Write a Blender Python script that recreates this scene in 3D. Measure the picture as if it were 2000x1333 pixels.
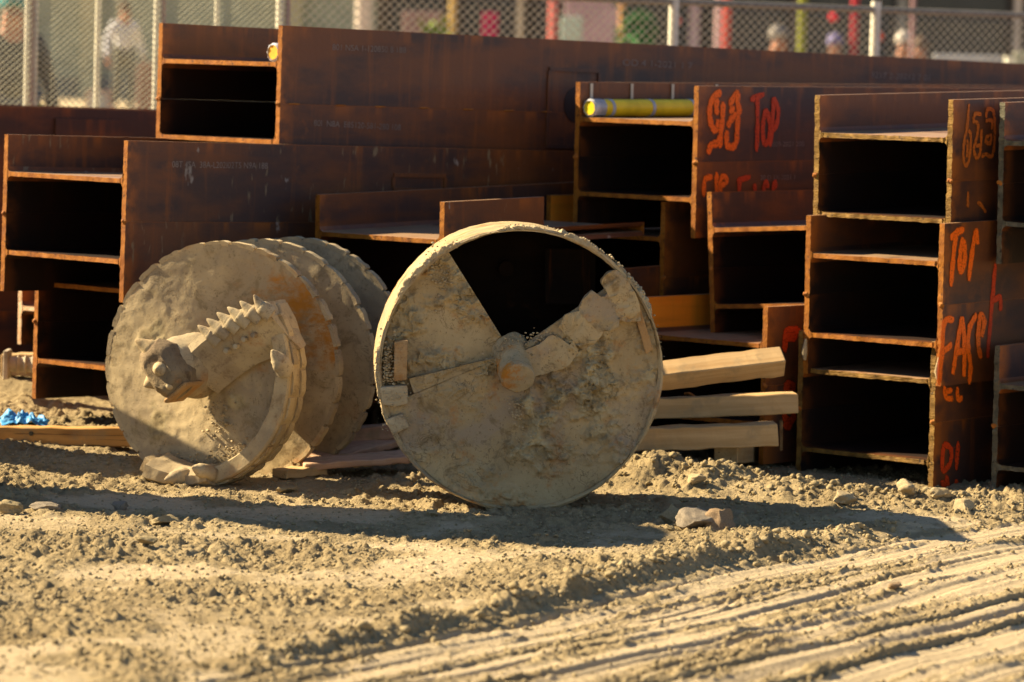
import bpy, bmesh, math, random
import numpy as np
from mathutils import Vector, Matrix, Euler
R = math.radians
random.seed(7)
scene = bpy.context.scene
for o in list(bpy.data.objects):
    bpy.data.objects.remove(o)

# ------------------------------------------------------------------ camera, sky, sun, exposure
FPX = 7500.0                     # focal length in photo pixels (2000 px wide) = 135 mm on full frame
H_EYE = 1.72
PITCH, ROLL = math.atan((666.5 - 120) / FPX), 0.028
_f = Vector((0, math.cos(PITCH), -math.sin(PITCH)))
_r0, _u0 = Vector((1, 0, 0)), Vector((0, math.sin(PITCH), math.cos(PITCH)))
_r = _r0 * math.cos(ROLL) + _u0 * math.sin(ROLL)
_u = _u0 * math.cos(ROLL) - _r0 * math.sin(ROLL)
cam_d = bpy.data.cameras.new('camera')
cam_d.sensor_width = 36.0
cam_d.lens = FPX / 2000 * 36.0
cam_d.clip_start, cam_d.clip_end = 0.5, 1500
cam_d.dof.use_dof = True
cam_d.dof.focus_distance = 14.6
cam_d.dof.aperture_fstop = 2.9
cam = bpy.data.objects.new('camera', cam_d)
scene.collection.objects.link(cam)
m3 = Matrix((_r, _u, -_f)).transposed()
cam.matrix_world = Matrix.Translation((0, 0, H_EYE)) @ m3.to_4x4()
scene.camera = cam

SUN_TRAVEL = Vector((1.48, -0.48, -1.08)).normalized()
to_sun = -SUN_TRAVEL
world = bpy.data.worlds.new("World"); scene.world = world; world.use_nodes = True
wn, wl = world.node_tree.nodes, world.node_tree.links
wn.clear()
sky = wn.new('ShaderNodeTexSky'); sky.sky_type = 'NISHITA'; sky.sun_disc = False
sky.sun_elevation = math.asin(to_sun.z)
sky.sun_rotation = math.atan2(to_sun.x, to_sun.y)
sky.air_density = 1.0; sky.dust_density = 0.4; sky.altitude = 1500; sky.ozone_density = 1.0
bg = wn.new('ShaderNodeBackground'); bg.inputs['Strength'].default_value = 0.05
wo = wn.new('ShaderNodeOutputWorld')
wl.new(sky.outputs[0], bg.inputs[0]); wl.new(bg.outputs[0], wo.inputs[0])
sun_d = bpy.data.lights.new('sun', 'SUN'); sun_d.energy = 5.0; sun_d.angle = R(0.53); sun_d.color = (1.0, 0.82, 0.53)
sun = bpy.data.objects.new('sun', sun_d); scene.collection.objects.link(sun)
sun.rotation_euler = SUN_TRAVEL.to_track_quat('-Z', 'Y').to_euler()
sun.location = (-20, 10, 20)
vs = scene.view_settings
scene.display_settings.display_device = 'sRGB'
vs.view_transform = 'Standard'; vs.look = 'None'; vs.gamma = 1.0; vs.use_curve_mapping = False
vs.exposure = 1.7

# ------------------------------------------------------------------ helpers
COL = scene.collection
def survey(px, py, Y):
    """world point at depth Y that was measured at (px, py) in the 2000x1333 photograph"""
    d = _f + _r * ((px - 1000) / FPX) + _u * ((666.5 - py) / FPX)
    return Vector((0, 0, H_EYE)) + d * (Y / d.y)

def ray(px, py):
    return Vector((0, 0, H_EYE)), (_f + _r * ((px - 1000) / FPX) + _u * ((666.5 - py) / FPX)).normalized()

class N:
    """small node-tree writer"""
    def __init__(s, name):
        s.m = bpy.data.materials.new(name); s.m.use_nodes = True
        s.t = s.m.node_tree; s.t.nodes.clear()
        s.out = s.t.nodes.new('ShaderNodeOutputMaterial')
        s.bsdf = s.t.nodes.new('ShaderNodeBsdfPrincipled')
        s.t.links.new(s.bsdf.outputs[0], s.out.inputs[0])
    def link(s, a, b): s.t.links.new(a, b)
    def new(s, t): return s.t.nodes.new(t)
    def _set(s, inp, v):
        if hasattr(v, 'is_linked') or isinstance(v, bpy.types.NodeSocket): s.link(v, inp)
        elif isinstance(v, (tuple, list)) and len(v) == 3 and inp.type == 'RGBA': inp.default_value = (*v, 1)
        else: inp.default_value = v
    def coord(s, kind='Object', rnd=True):
        tc = s.new('ShaderNodeTexCoord'); o = tc.outputs[kind]
        if not rnd: return o
        oi = s.new('ShaderNodeObjectInfo')
        mul = s.math('MULTIPLY', oi.outputs['Random'], 37.0)
        va = s.new('ShaderNodeVectorMath'); va.operation = 'ADD'
        s.link(o, va.inputs[0]); s.link(mul, va.inputs[1])
        return va.outputs[0]
    def scale(s, vec, sc, rot=(0, 0, 0)):
        mp = s.new('ShaderNodeMapping'); s.link(vec, mp.inputs[0]); mp.inputs['Scale'].default_value = sc
        mp.inputs['Rotation'].default_value = rot
        return mp.outputs[0]
    def noise(s, vec, scale, detail=4, rough=0.55, dist=0.0):
        n = s.new('ShaderNodeTexNoise'); s.link(vec, n.inputs['Vector'])
        n.inputs['Scale'].default_value = scale; n.inputs['Detail'].default_value = detail
        n.inputs['Roughness'].default_value = rough; n.inputs['Distortion'].default_value = dist
        return n.outputs['Fac']
    def voronoi(s, vec, scale, out='Distance', feature='F1'):
        n = s.new('ShaderNodeTexVoronoi'); n.feature = feature; s.link(vec, n.inputs['Vector'])
        n.inputs['Scale'].default_value = scale
        return n.outputs[out]
    def step(s, v, lo, hi):
        n = s.new('ShaderNodeMapRange'); n.interpolation_type = 'SMOOTHSTEP'; s._set(n.inputs[0], v)
        n.inputs[1].default_value = lo; n.inputs[2].default_value = hi
        return n.outputs[0]
    def math(s, op, a, b=0.0):
        n = s.new('ShaderNodeMath'); n.operation = op; s._set(n.inputs[0], a); s._set(n.inputs[1], b)
        return n.outputs[0]
    def mix(s, f, a, b, blend='MIX'):
        n = s.new('ShaderNodeMix'); n.data_type = 'RGBA'; n.blend_type = blend
        s._set(n.inputs[0], f); s._set(n.inputs[6], a); s._set(n.inputs[7], b)
        return n.outputs[2]
    def sep(s, v):
        n = s.new('ShaderNodeSeparateXYZ'); s.link(v, n.inputs[0]); return n.outputs
    def attr(s, name, out='Fac'):
        n = s.new('ShaderNodeAttribute'); n.attribute_name = name; return n.outputs[out]
    def bump(s, h, strength, dist=0.01):
        n = s.new('ShaderNodeBump'); s.link(h, n.inputs['Height']); n.inputs['Strength'].default_value = strength
        n.inputs['Distance'].default_value = dist
        s.link(n.outputs[0], s.bsdf.inputs['Normal'])
    def done(s, color, rough=0.8, spec=0.3, metal=0.0):
        s._set(s.bsdf.inputs['Base Color'], color); s._set(s.bsdf.inputs['Roughness'], rough)
        s.bsdf.inputs['Specular IOR Level'].default_value = spec; s.bsdf.inputs['Metallic'].default_value = metal
        return s.m

def plain(name, color, rough=0.7, var=0.25, scale=6.0, spec=0.3, metal=0.0):
    n = N(name); v = n.coord()
    f = n.noise(v, scale, 5)
    dark = tuple(c * (1 - var) for c in color); lite = tuple(min(1, c * (1 + var)) for c in color)
    c = n.mix(n.step(f, 0.3, 0.7), dark, lite)
    n.bump(n.noise(v, scale * 6, 3), 0.15, 0.004)
    return n.done(c, rough, spec, metal)

# ------------------------------------------------------------------ mesh building
class MB:
    def __init__(s): s.v = []; s.f = []; s.mi = []
    def add(s, vs_, fs, mi=0):
        b = len(s.v); s.v.extend([tuple(p) for p in vs_]); s.f.extend([tuple(b + i for i in f) for f in fs]); s.mi.extend([mi] * len(fs))
    def box(s, c, size, rot=None, mi=0, taper=1.0):
        hx, hy, hz = [k / 2 for k in size]
        p = [Vector((x, y, z)) for x in (-hx, hx) for y in (-hy, hy) for z in (-hz, hz)]
        for q in p:
            if q.z > 0: q.x *= taper; q.y *= taper
        if rot is not None: p = [rot @ q for q in p]
        c = Vector(c)
        s.add([q + c for q in p], [(0, 1, 3, 2), (4, 6, 7, 5), (0, 4, 5, 1), (2, 3, 7, 6), (0, 2, 6, 4), (1, 5, 7, 3)], mi)
    def tube(s, pts, r, n=10, cap=True, mi=0):
        pts = [Vector(p) for p in pts]
        rs = r if isinstance(r, (list, tuple)) else [r] * len(pts)
        vs_, fs = [], []
        t0 = (pts[1] - pts[0]).normalized()
        a = t0.orthogonal().normalized()
        for i, p in enumerate(pts):
            t = (pts[min(i + 1, len(pts) - 1)] - pts[max(i - 1, 0)]).normalized()
            a = (a - t * a.dot(t)).normalized(); b = t.cross(a)
            for k in range(n):
                w = 2 * math.pi * k / n
                vs_.append(p + (a * math.cos(w) + b * math.sin(w)) * rs[i])
        for i in range(len(pts) - 1):
            for k in range(n):
                k2 = (k + 1) % n
                fs.append((i * n + k, i * n + k2, (i + 1) * n + k2, (i + 1) * n + k))
        if cap:
            fs.append(tuple(range(n - 1, -1, -1))); fs.append(tuple((len(pts) - 1) * n + k for k in range(n)))
        s.add(vs_, fs, mi)
    def prism(s, poly, y0, y1, mi=0):
        """poly in (x, z), extruded along y"""
        n = len(poly)
        vs_ = [(x, y0, z) for x, z in poly] + [(x, y1, z) for x, z in poly]
        fs = [tuple(range(n)), tuple(range(2 * n - 1, n - 1, -1))] + [(i, i + n, (i + 1) % n + n, (i + 1) % n) for i in range(n)]
        s.add(vs_, fs, mi)
    def mesh(s, name, mats, smooth=None):
        me = bpy.data.meshes.new(name); me.from_pydata(s.v, [], s.f)
        for m in (mats if isinstance(mats, (list, tuple)) else [mats]): me.materials.append(m)
        if any(s.mi): me.polygons.foreach_set('material_index', s.mi)
        fix(me, smooth)
        return me

def fix(me, smooth=None):
    bm = bmesh.new(); bm.from_mesh(me)
    bmesh.ops.recalc_face_normals(bm, faces=bm.faces)
    bm.to_mesh(me); bm.free()
    if smooth is not None:
        me.polygons.foreach_set('use_smooth', [True] * len(me.polygons))
        if smooth < 180: me.set_sharp_from_angle(angle=R(smooth))
    me.update()

def bevel_mesh(me, w, seg=1):
    bm = bmesh.new(); bm.from_mesh(me)
    bmesh.ops.bevel(bm, geom=list(bm.edges), offset=w, segments=seg, profile=0.6, affect='EDGES', clamp_overlap=True)
    bmesh.ops.recalc_face_normals(bm, faces=bm.faces)
    bm.to_mesh(me); bm.free(); me.update(); return me

def roughen(me, amp, scale, cuts=2, maxlen=0.03, seed=0.0, mm=30):
    """subdivide and knock a clean shape about so that it reads as worn, dirt-caked metal"""
    from mathutils import noise as mn
    bm = bmesh.new(); bm.from_mesh(me)
    bmesh.ops.triangulate(bm, faces=[f for f in bm.faces if len(f.verts) > 4])
    for _ in range(cuts):
        long = [e for e in bm.edges if e.calc_length() > maxlen]
        if not long: break
        bmesh.ops.subdivide_edges(bm, edges=long, cuts=1, use_grid_fill=True)
    bm.normal_update(); off = Vector((seed, seed * 1.7, -seed))
    for v in bm.verts:
        q = v.co * scale + off
        k = mn.noise(q) + 0.55 * mn.noise(q * 2.3) + 0.35 * mn.noise(q * 5.1)
        v.co = v.co + v.normal * (amp * k)
    bm.to_mesh(me); bm.free(); me.polygons.foreach_set('use_smooth', [True] * len(me.polygons)); me.set_sharp_from_angle(angle=R(mm)); me.update()
    return me
def link(name, me, parent=None, loc=None, rot=None):
    o = bpy.data.objects.new(name, me); COL.objects.link(o)
    if parent: o.parent = parent
    if loc is not None: o.location = loc
    if rot is not None: o.rotation_euler = rot
    return o
def tag(o, label=None, cat=None, group=None, kind=None):
    for k, v in (('label', label), ('category', cat), ('group', group), ('kind', kind)):
        if v: o[k] = v
    return o
def thing(name, label, cat, loc=(0, 0, 0), rot=(0, 0, 0), group=None, matrix=None):
    o = bpy.data.objects.new(name, None); COL.objects.link(o); o.empty_display_size = 0.1
    if matrix is not None: o.matrix_world = matrix
    else: o.location = loc; o.rotation_euler = rot
    return tag(o, label, cat, group)

# ------------------------------------------------------------------ numpy noise
def _h(ix, iy, seed):
    n = (ix.astype(np.int64) * 374761393 + iy.astype(np.int64) * 668265263 + seed * 1442695041) & 0xffffffff
    n = ((n ^ (n >> 13)) * 1274126177) & 0xffffffff
    n = ((n ^ (n >> 15)) * 2246822519) & 0xffffffff
    return ((n ^ (n >> 16)) & 0xffffff) / float(0xffffff)
def gnoise(x, y, seed=0):
    xi, yi = np.floor(x), np.floor(y); xf, yf = x - xi, y - yi
    u = xf * xf * xf * (xf * (xf * 6 - 15) + 10); v = yf * yf * yf * (yf * (yf * 6 - 15) + 10)
    def g(dx, dy):
        a = _h(xi + dx, yi + dy, seed) * 2 * np.pi
        return np.cos(a) * (xf - dx) + np.sin(a) * (yf - dy)
    a = g(0, 0) * (1 - u) + g(1, 0) * u; b = g(0, 1) * (1 - u) + g(1, 1) * u
    return (a * (1 - v) + b * v) * 1.4
def fbm(x, y, seed=0, oct=4, gain=0.5):
    t = 0; a = 1.0; f = 1.0
    for k in range(oct):
        t = t + a * gnoise(x * f, y * f, seed + k * 17); a *= gain; f *= 2.03
    return t
def lumps(x, y, cell, prob, rmin, rmax, seed):
    """height of half-buried clods scattered over the plane"""
    xs, ys = x / cell, y / cell
    xi, yi = np.floor(xs), np.floor(ys); out = np.zeros_like(x)
    for dx in (-1, 0, 1):
        for dy in (-1, 0, 1):
            cx, cy = xi + dx, yi + dy
            px_ = cx + _h(cx, cy, seed); py_ = cy + _h(cx, cy, seed + 1)
            rr = rmin + (rmax - rmin) * _h(cx, cy, seed + 2) ** 2
            on = _h(cx, cy, seed + 3) < prob
            asp = 0.7 + 0.6 * _h(cx, cy, seed + 4)
            d2 = (((xs - px_) * asp) ** 2 + ((ys - py_) / asp) ** 2) * cell * cell
            hh = np.where(on, rr * np.sqrt(np.clip(1 - d2 / (rr * rr), 0, 1)) * 0.75, 0)
            out = np.maximum(out, hh)
    return out
def sstep(x, a, b):
    t = np.clip((x - a) / (b - a), 0, 1); return t * t * (3 - 2 * t)
# ------------------------------------------------------------------ materials
def m_ground():
    n = N('dry_dirt'); v = n.coord('Object', rnd=False)
    pale = n.attr('pale')
    f1 = n.noise(v, 2.2, 6, 0.6); f2 = n.noise(v, 28, 5, 0.6); f3 = n.noise(v, 140, 3, 0.6)
    c = n.mix(n.step(f1, 0.35, 0.65), (0.285, 0.215, 0.115), (0.385, 0.295, 0.162))
    c = n.mix(n.step(f2, 0.45, 0.75), c, (0.19, 0.143, 0.077))
    pf = n.step(n.math('ADD', pale, n.math('MULTIPLY', n.math('SUBTRACT', f2, 0.5), 0.9)), 0.25, 0.85)
    c = n.mix(pf, c, (0.51, 0.40, 0.25))
    c = n.mix(n.step(f3, 0.62, 0.74), c, (0.42, 0.345, 0.235))
    f4 = n.noise(v, 260, 4, 0.65)
    c = n.mix(n.math('MULTIPLY', n.step(f4, 0.54, 0.68), n.math('SUBTRACT', 0.42, n.math('MULTIPLY', pf, 0.32))), c, (0.12, 0.092, 0.05))
    n.bump(n.math('ADD', n.noise(v, 75, 5, 0.7), n.math('MULTIPLY', f4, 0.5)), 0.9, 0.012)
    return n.done(c, 0.95, 0.1)
def m_rock(name='pale_stone', a=(0.225, 0.172, 0.09), b=(0.345, 0.27, 0.148)):
    n = N(name); v = n.coord()
    c = n.mix(n.step(n.noise(v, 14, 6, 0.6), 0.3, 0.7), a, b)
    c = n.mix(n.step(n.noise(v, 60, 3), 0.6, 0.75), c, (0.42, 0.35, 0.25))
    n.bump(n.noise(v, 70, 5, 0.65), 0.5, 0.008)
    return n.done(c, 0.9, 0.15)
def m_steel(name, base=(0.055, 0.028, 0.021), brown=(0.155, 0.051, 0.014), rust=(0.27, 0.080, 0.011), amount=0.5, pale=0.0, seam=(0.337,), endw=0.10, dusty=0.65, spec=0.38):
    n = N(name); raw = n.coord('Object', rnd=False); v = n.coord('Object')
    big = n.noise(n.scale(v, (0.8, 0.8, 2.2)), 1.6, 5, 0.6)
    c = n.mix(n.step(big, 0.37, 0.58), base, brown)
    st = n.noise(n.scale(v, (16, 16, 1.3)), 1.0, 5, 0.62)            # run-down streaks
    c = n.mix(n.math('MULTIPLY', n.step(st, 0.60 - 0.12 * amount, 0.80), 0.35 + 0.5 * amount), c, rust)
    hz = n.noise(n.scale(v, (0.7, 0.7, 16)), 1.0, 4, 0.6)            # mill bands along the section
    c = n.mix(n.math('MULTIPLY', n.step(hz, 0.52, 0.72), 0.55 * amount), c, tuple(0.6 * r for r in rust))
    blot = n.noise(v, 7, 6, 0.65)
    c = n.mix(n.math('MULTIPLY', n.step(blot, 0.58, 0.75), 0.5 * amount + 0.15), c, rust)
    x, y, z = n.sep(raw)
    for zs in seam:
        d = n.math('ABSOLUTE', n.math('SUBTRACT', z, zs))
        near = n.math('SUBTRACT', 1.0, n.step(d, 0.004, 0.075))
        c = n.mix(n.math('MULTIPLY', near, n.step(n.noise(n.scale(v, (9, 9, 0.8)), 1.0, 3), 0.52, 0.68)), c, rust)
        line = n.math('SUBTRACT', 1.0, n.step(d, 0.001, 0.006))
        c = n.mix(n.math('MULTIPLY', line, 0.7), c, tuple(0.8 * r for r in rust))
    e = n.math('SUBTRACT', 1.0, n.step(x, 0.0, endw)) if endw > 0 else None
    if endw > 0: c = n.mix(n.math('MULTIPLY', e, n.step(n.noise(v, 11, 4), 0.35, 0.6)), c, tuple(1.25 * r for r in rust))
    if pale > 0:
        sp = n.noise(n.scale(v, (26, 26, 6.5)), 1.0, 3, 0.6)
        c = n.mix(n.math('MULTIPLY', n.math('MULTIPLY', n.step(sp, 0.60, 0.68), n.step(n.noise(v, 2.0, 3), 0.45, 0.6)), pale), c, (0.27, 0.20, 0.105))
        sp = n.noise(n.scale(v, (9, 9, 5)), 1.0, 4, 0.6)
        c = n.mix(n.math('MULTIPLY', n.step(sp, 0.68, 0.73), pale), c, (0.36, 0.31, 0.26))
    geo = n.new('ShaderNodeNewGeometry'); nz_ = n.sep(geo.outputs['Normal'])[2]
    dust_glare = n.math('MULTIPLY', n.step(nz_, 0.75, 0.95), n.step(n.noise(v, 5, 5, 0.65), 0.25, 0.55))  # upward faces paled: settled dust plus painted sun glare
    c = n.mix(n.math('MULTIPLY', dust_glare, dusty), c, (0.40, 0.27, 0.155))
    fine = n.noise(v, 160, 3)
    c = n.mix(n.math('MULTIPLY', fine, 0.25), c, tuple(0.4 * r for r in base))
    n.bump(n.math('ADD', n.noise(v, 30, 4), n.math('MULTIPLY', fine, 0.5)), 0.25, 0.004)
    return n.done(c, 0.52 if spec > 0.1 else 0.95, spec)
def m_cut(name, a, b, c3, ridged=0.0):
    n = N(name); v = n.coord()
    f = n.noise(v, 22, 5, 0.65)
    c = n.mix(n.step(f, 0.32, 0.66), a, b)
    c = n.mix(n.step(n.noise(v, 55, 4), 0.58, 0.72), c, c3)
    h = n.noise(n.scale(v, (1, 30, 160)) if ridged else v, 1.0 if ridged else 90, 4, 0.6)
    n.bump(h, 0.4 + 0.5 * ridged, 0.006)
    return n.done(c, 0.75, 0.25)
def m_mud(name, rust=0.35, patch=None, bmp=0.6, tan=(0.48, 0.375, 0.22), dark=(0.225, 0.17, 0.09), mudattr=True, zone=(0.30, 0.235, 0.15)):
    """earth-smeared steel; patch = (x, y, z, radius) where the paint is worn to rust"""
    n = N(name); raw = n.coord('Object', rnd=False); v = n.coord('Object')
    c = n.mix(n.step(n.noise(v, 4.5, 6, 0.62), 0.34, 0.66), tan, tuple(0.62 * t + 0.38 * d for t, d in zip(tan, dark)))
    c = n.mix(n.math('MULTIPLY', n.step(n.noise(v, 3.1, 6, 0.66, 0.3), 0.46, 0.60), 0.75), c, zone)
    c = n.mix(n.math('MULTIPLY', n.step(n.noise(v, 9, 7, 0.72, 0.5), 0.52, 0.66), 0.8), c, dark)
    rg = n.math('ABSOLUTE', n.math('SUBTRACT', n.noise(v, 12, 5, 0.6, 1.2), 0.5))
    c = n.mix(n.math('MULTIPLY', n.math('SUBTRACT', 1.0, n.step(rg, 0.0, 0.022)), n.math('MULTIPLY', n.step(n.noise(v, 5, 3), 0.50, 0.62), 0.6)), c, tuple(0.5 * k for k in dark))
    c = n.mix(n.math('MULTIPLY', n.step(n.noise(v, 85, 3, 0.6), 0.60, 0.70), 0.55), c, tuple(0.7 * k for k in dark))
    c = n.mix(n.math('MULTIPLY', n.step(n.noise(v, 36, 4, 0.6), 0.60, 0.72), 0.6), c, (0.20, 0.155, 0.09))
    c = n.mix(n.math('MULTIPLY', n.step(n.noise(n.scale(v, (1, 1, 1)), 6.5, 6, 0.7), 0.60 - 0.08 * rust, 0.70), rust), c, (0.36, 0.145, 0.03))
    if patch:
        px_, py_, pz, pr = patch
        vm = n.new('ShaderNodeVectorMath'); vm.operation = 'DISTANCE'; n.link(raw, vm.inputs[0]); vm.inputs[1].default_value = (px_, py_, pz)
        d = n.math('ADD', vm.outputs['Value'], n.math('MULTIPLY', n.math('SUBTRACT', n.noise(v, 8, 6, 0.7), 0.5), 0.55))
        c = n.mix(n.math('MULTIPLY', n.math('SUBTRACT', 1.0, n.step(d, pr * 0.45, pr)), n.step(n.noise(n.scale(v, (6, 6, 14)), 1.0, 6, 0.7), 0.36, 0.60)), c, n.mix(n.noise(v, 12, 5, 0.7), (0.24, 0.085, 0.015), (0.50, 0.22, 0.03)))
    if mudattr:
        mud = n.attr('mud')
        c = n.mix(n.step(mud, 0.15, 0.6), c, n.mix(n.step(n.noise(v, 14, 6, 0.65), 0.35, 0.65), (0.21, 0.16, 0.085), (0.42, 0.34, 0.19)))
    n.bump(n.math('ADD', n.noise(v, 28, 7, 0.7), n.math('MULTIPLY', n.noise(v, 150, 3), 0.4)), bmp, 0.010)
    return n.done(c, 0.88, 0.15)
def m_wood(name, a=(0.44, 0.27, 0.115), b=(0.56, 0.37, 0.175), dirt=0.3):
    n = N(name); v = n.coord()
    g = n.noise(n.scale(v, (1.2, 26, 26)), 1.0, 5, 0.6, 0.6)
    c = n.mix(n.step(g, 0.35, 0.65), a, b)
    kn = n.voronoi(n.scale(v, (2.2, 6, 6)), 1.0)
    c = n.mix(n.math('MULTIPLY', n.math('SUBTRACT', 1.0, n.step(kn, 0.05, 0.17)), 0.6), c, (0.20, 0.09, 0.03))
    ck = n.noise(n.scale(v, (0.7, 60, 60)), 1.0, 2, 0.5)
    c = n.mix(n.math('MULTIPLY', n.step(ck, 0.66, 0.70), 0.7), c, (0.10, 0.055, 0.025))
    c = n.mix(n.math('MULTIPLY', n.step(n.noise(v, 9, 5, 0.65), 0.50, 0.68), dirt + 0.35), c, (0.30, 0.22, 0.12))
    n.bump(n.math('ADD', g, n.math('MULTIPLY', n.noise(v, 120, 3), 0.4)), 0.3, 0.003)
    return n.done(c, 0.8, 0.2)
def m_spray(name, col):
    n = N(name); v = n.coord()
    e = n.attr('edge')
    a = n.step(n.math('ADD', e, n.math('MULTIPLY', n.math('SUBTRACT', n.noise(v, 60, 4, 0.6), 0.5), 0.6)), 0.02, 0.60)
    a = n.math('MULTIPLY', a, n.step(n.noise(v, 130, 3, 0.6), 0.28, 0.46))
    n.link(a, n.bsdf.inputs['Alpha'])
    return n.done(n.mix(n.noise(v, 30, 4), tuple(0.75 * c for c in col), col), 0.6, 0.3)

M = {}
M['ground'] = m_ground()
M['stone'] = m_rock(); M['stone_grey'] = m_rock('grey_stone', (0.17, 0.14, 0.105), (0.27, 0.22, 0.16))
M['stone_brown'] = m_rock('brown_stone', (0.19, 0.125, 0.07), (0.29, 0.20, 0.115))
M['steel'] = m_steel('mill_scale_steel', amount=0.5)
M['steel_rusty'] = m_steel('rusty_steel', amount=1.0)
M['steel_splash'] = m_steel('splashed_steel', amount=0.7, pale=0.7)
M['steel_orange'] = m_steel('bounce_lit_orange_rust', base=(0.85, 0.23, 0.012), brown=(0.90, 0.29, 0.016), rust=(0.62, 0.22, 0.02), amount=0.5)  # orange rust, its colour raised to carry bounced light
M['steel_in'] = m_steel('shade_dark_inner_steel', base=(0.011, 0.007, 0.006), brown=(0.020, 0.008, 0.004), rust=(0.10, 0.03, 0.005), amount=0.05, seam=(), dusty=0.0)  # less rusted inner steel, with the shade painted in near-black
M['black_in'] = m_steel('painted_shade_inside', base=(0.012, 0.009, 0.007), brown=(0.022, 0.013, 0.008), amount=0.05, seam=(), dusty=0.0, endw=0, spec=0.03)  # near-black colour holds the shade inside the bucket
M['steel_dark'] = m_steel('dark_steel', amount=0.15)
M['cut'] = m_cut('rusted_cut_end', (0.20, 0.060, 0.004), (0.34, 0.120, 0.008), (0.07, 0.024, 0.005))
M['cut_rough'] = m_cut('flame_cut_end', (0.13, 0.064, 0.009), (0.27, 0.145, 0.026), (0.035, 0.02, 0.008), 1.0)
M['cut_grey'] = m_cut('grey_cut_end', (0.075, 0.068, 0.043), (0.15, 0.13, 0.08), (0.04, 0.03, 0.02), 1.0)
M['cut_sunlit'] = m_cut('sunlit_pale_end', (0.40, 0.22, 0.10), (0.58, 0.42, 0.27), (0.30, 0.11, 0.03))  # rusted end with sunlight painted into its pale colour
M['weld'] = m_cut('weld_rust', (0.26, 0.08, 0.01), (0.38, 0.14, 0.02), (0.10, 0.035, 0.012))
M['auger'] = m_mud('muddy_auger_steel', 0.25, patch=(0.34, 0.2, 0.17, 0.27), bmp=0.25)
M['bucket'] = m_mud('muddy_drill_plate', 0.7, tan=(0.435, 0.325, 0.17), dark=(0.17, 0.115, 0.055), zone=(0.29, 0.225, 0.155))
M['stub'] = m_mud('muddy_stub_steel', 0.3, patch=(-0.085, -0.06, 0.0, 0.11), tan=(0.36, 0.29, 0.17))
M['bucket_rust'] = m_mud('rust_worn_plate', 1.0, tan=(0.40, 0.24, 0.10), dark=(0.27, 0.14, 0.05), mudattr=False)
M['tool'] = m_mud('muddy_tool_steel', 0.35, bmp=0.3, tan=(0.46, 0.37, 0.225), dark=(0.22, 0.16, 0.10), mudattr=False)
M['lug'] = m_mud('hardfacing_lug', 0.4, bmp=0.3, tan=(0.50, 0.39, 0.225), dark=(0.28, 0.20, 0.11), mudattr=False)
M['pilot'] = m_mud('dark_pilot_steel', 0.5, tan=(0.31, 0.235, 0.135), dark=(0.085, 0.056, 0.034), zone=(0.17, 0.12, 0.075), mudattr=False)
M['pilot_mud'] = m_mud('muddy_cutter_steel', 0.5, tan=(0.33, 0.255, 0.15), dark=(0.16, 0.11, 0.07), mudattr=False)
M['mud'] = m_rock('dried_mud', (0.32, 0.242, 0.135), (0.46, 0.36, 0.21))
M['wood'] = m_wood('pale_timber'); M['wood_old'] = m_wood('dusty_timber', (0.40, 0.255, 0.11), (0.50, 0.34, 0.165), 0.35)
M['wood_orange'] = m_wood('orange_timber', (0.42, 0.205, 0.055), (0.52, 0.28, 0.085), 0.2)
M['wood_pink'] = m_wood('split_cribbing_wood', (0.42, 0.245, 0.155), (0.56, 0.37, 0.24), 0.3)
M['spray'] = m_spray('orange_spray_paint', (1.0, 0.165, 0.004))
M['spray_red'] = m_spray('red_spray_paint', (0.62, 0.055, 0.006))
M['spray_dull'] = m_spray('faded_orange_spray_paint', (0.46, 0.12, 0.012))
M['stencil'] = plain('pale_stencil_ink', (0.19, 0.15, 0.13), 0.8)

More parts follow.
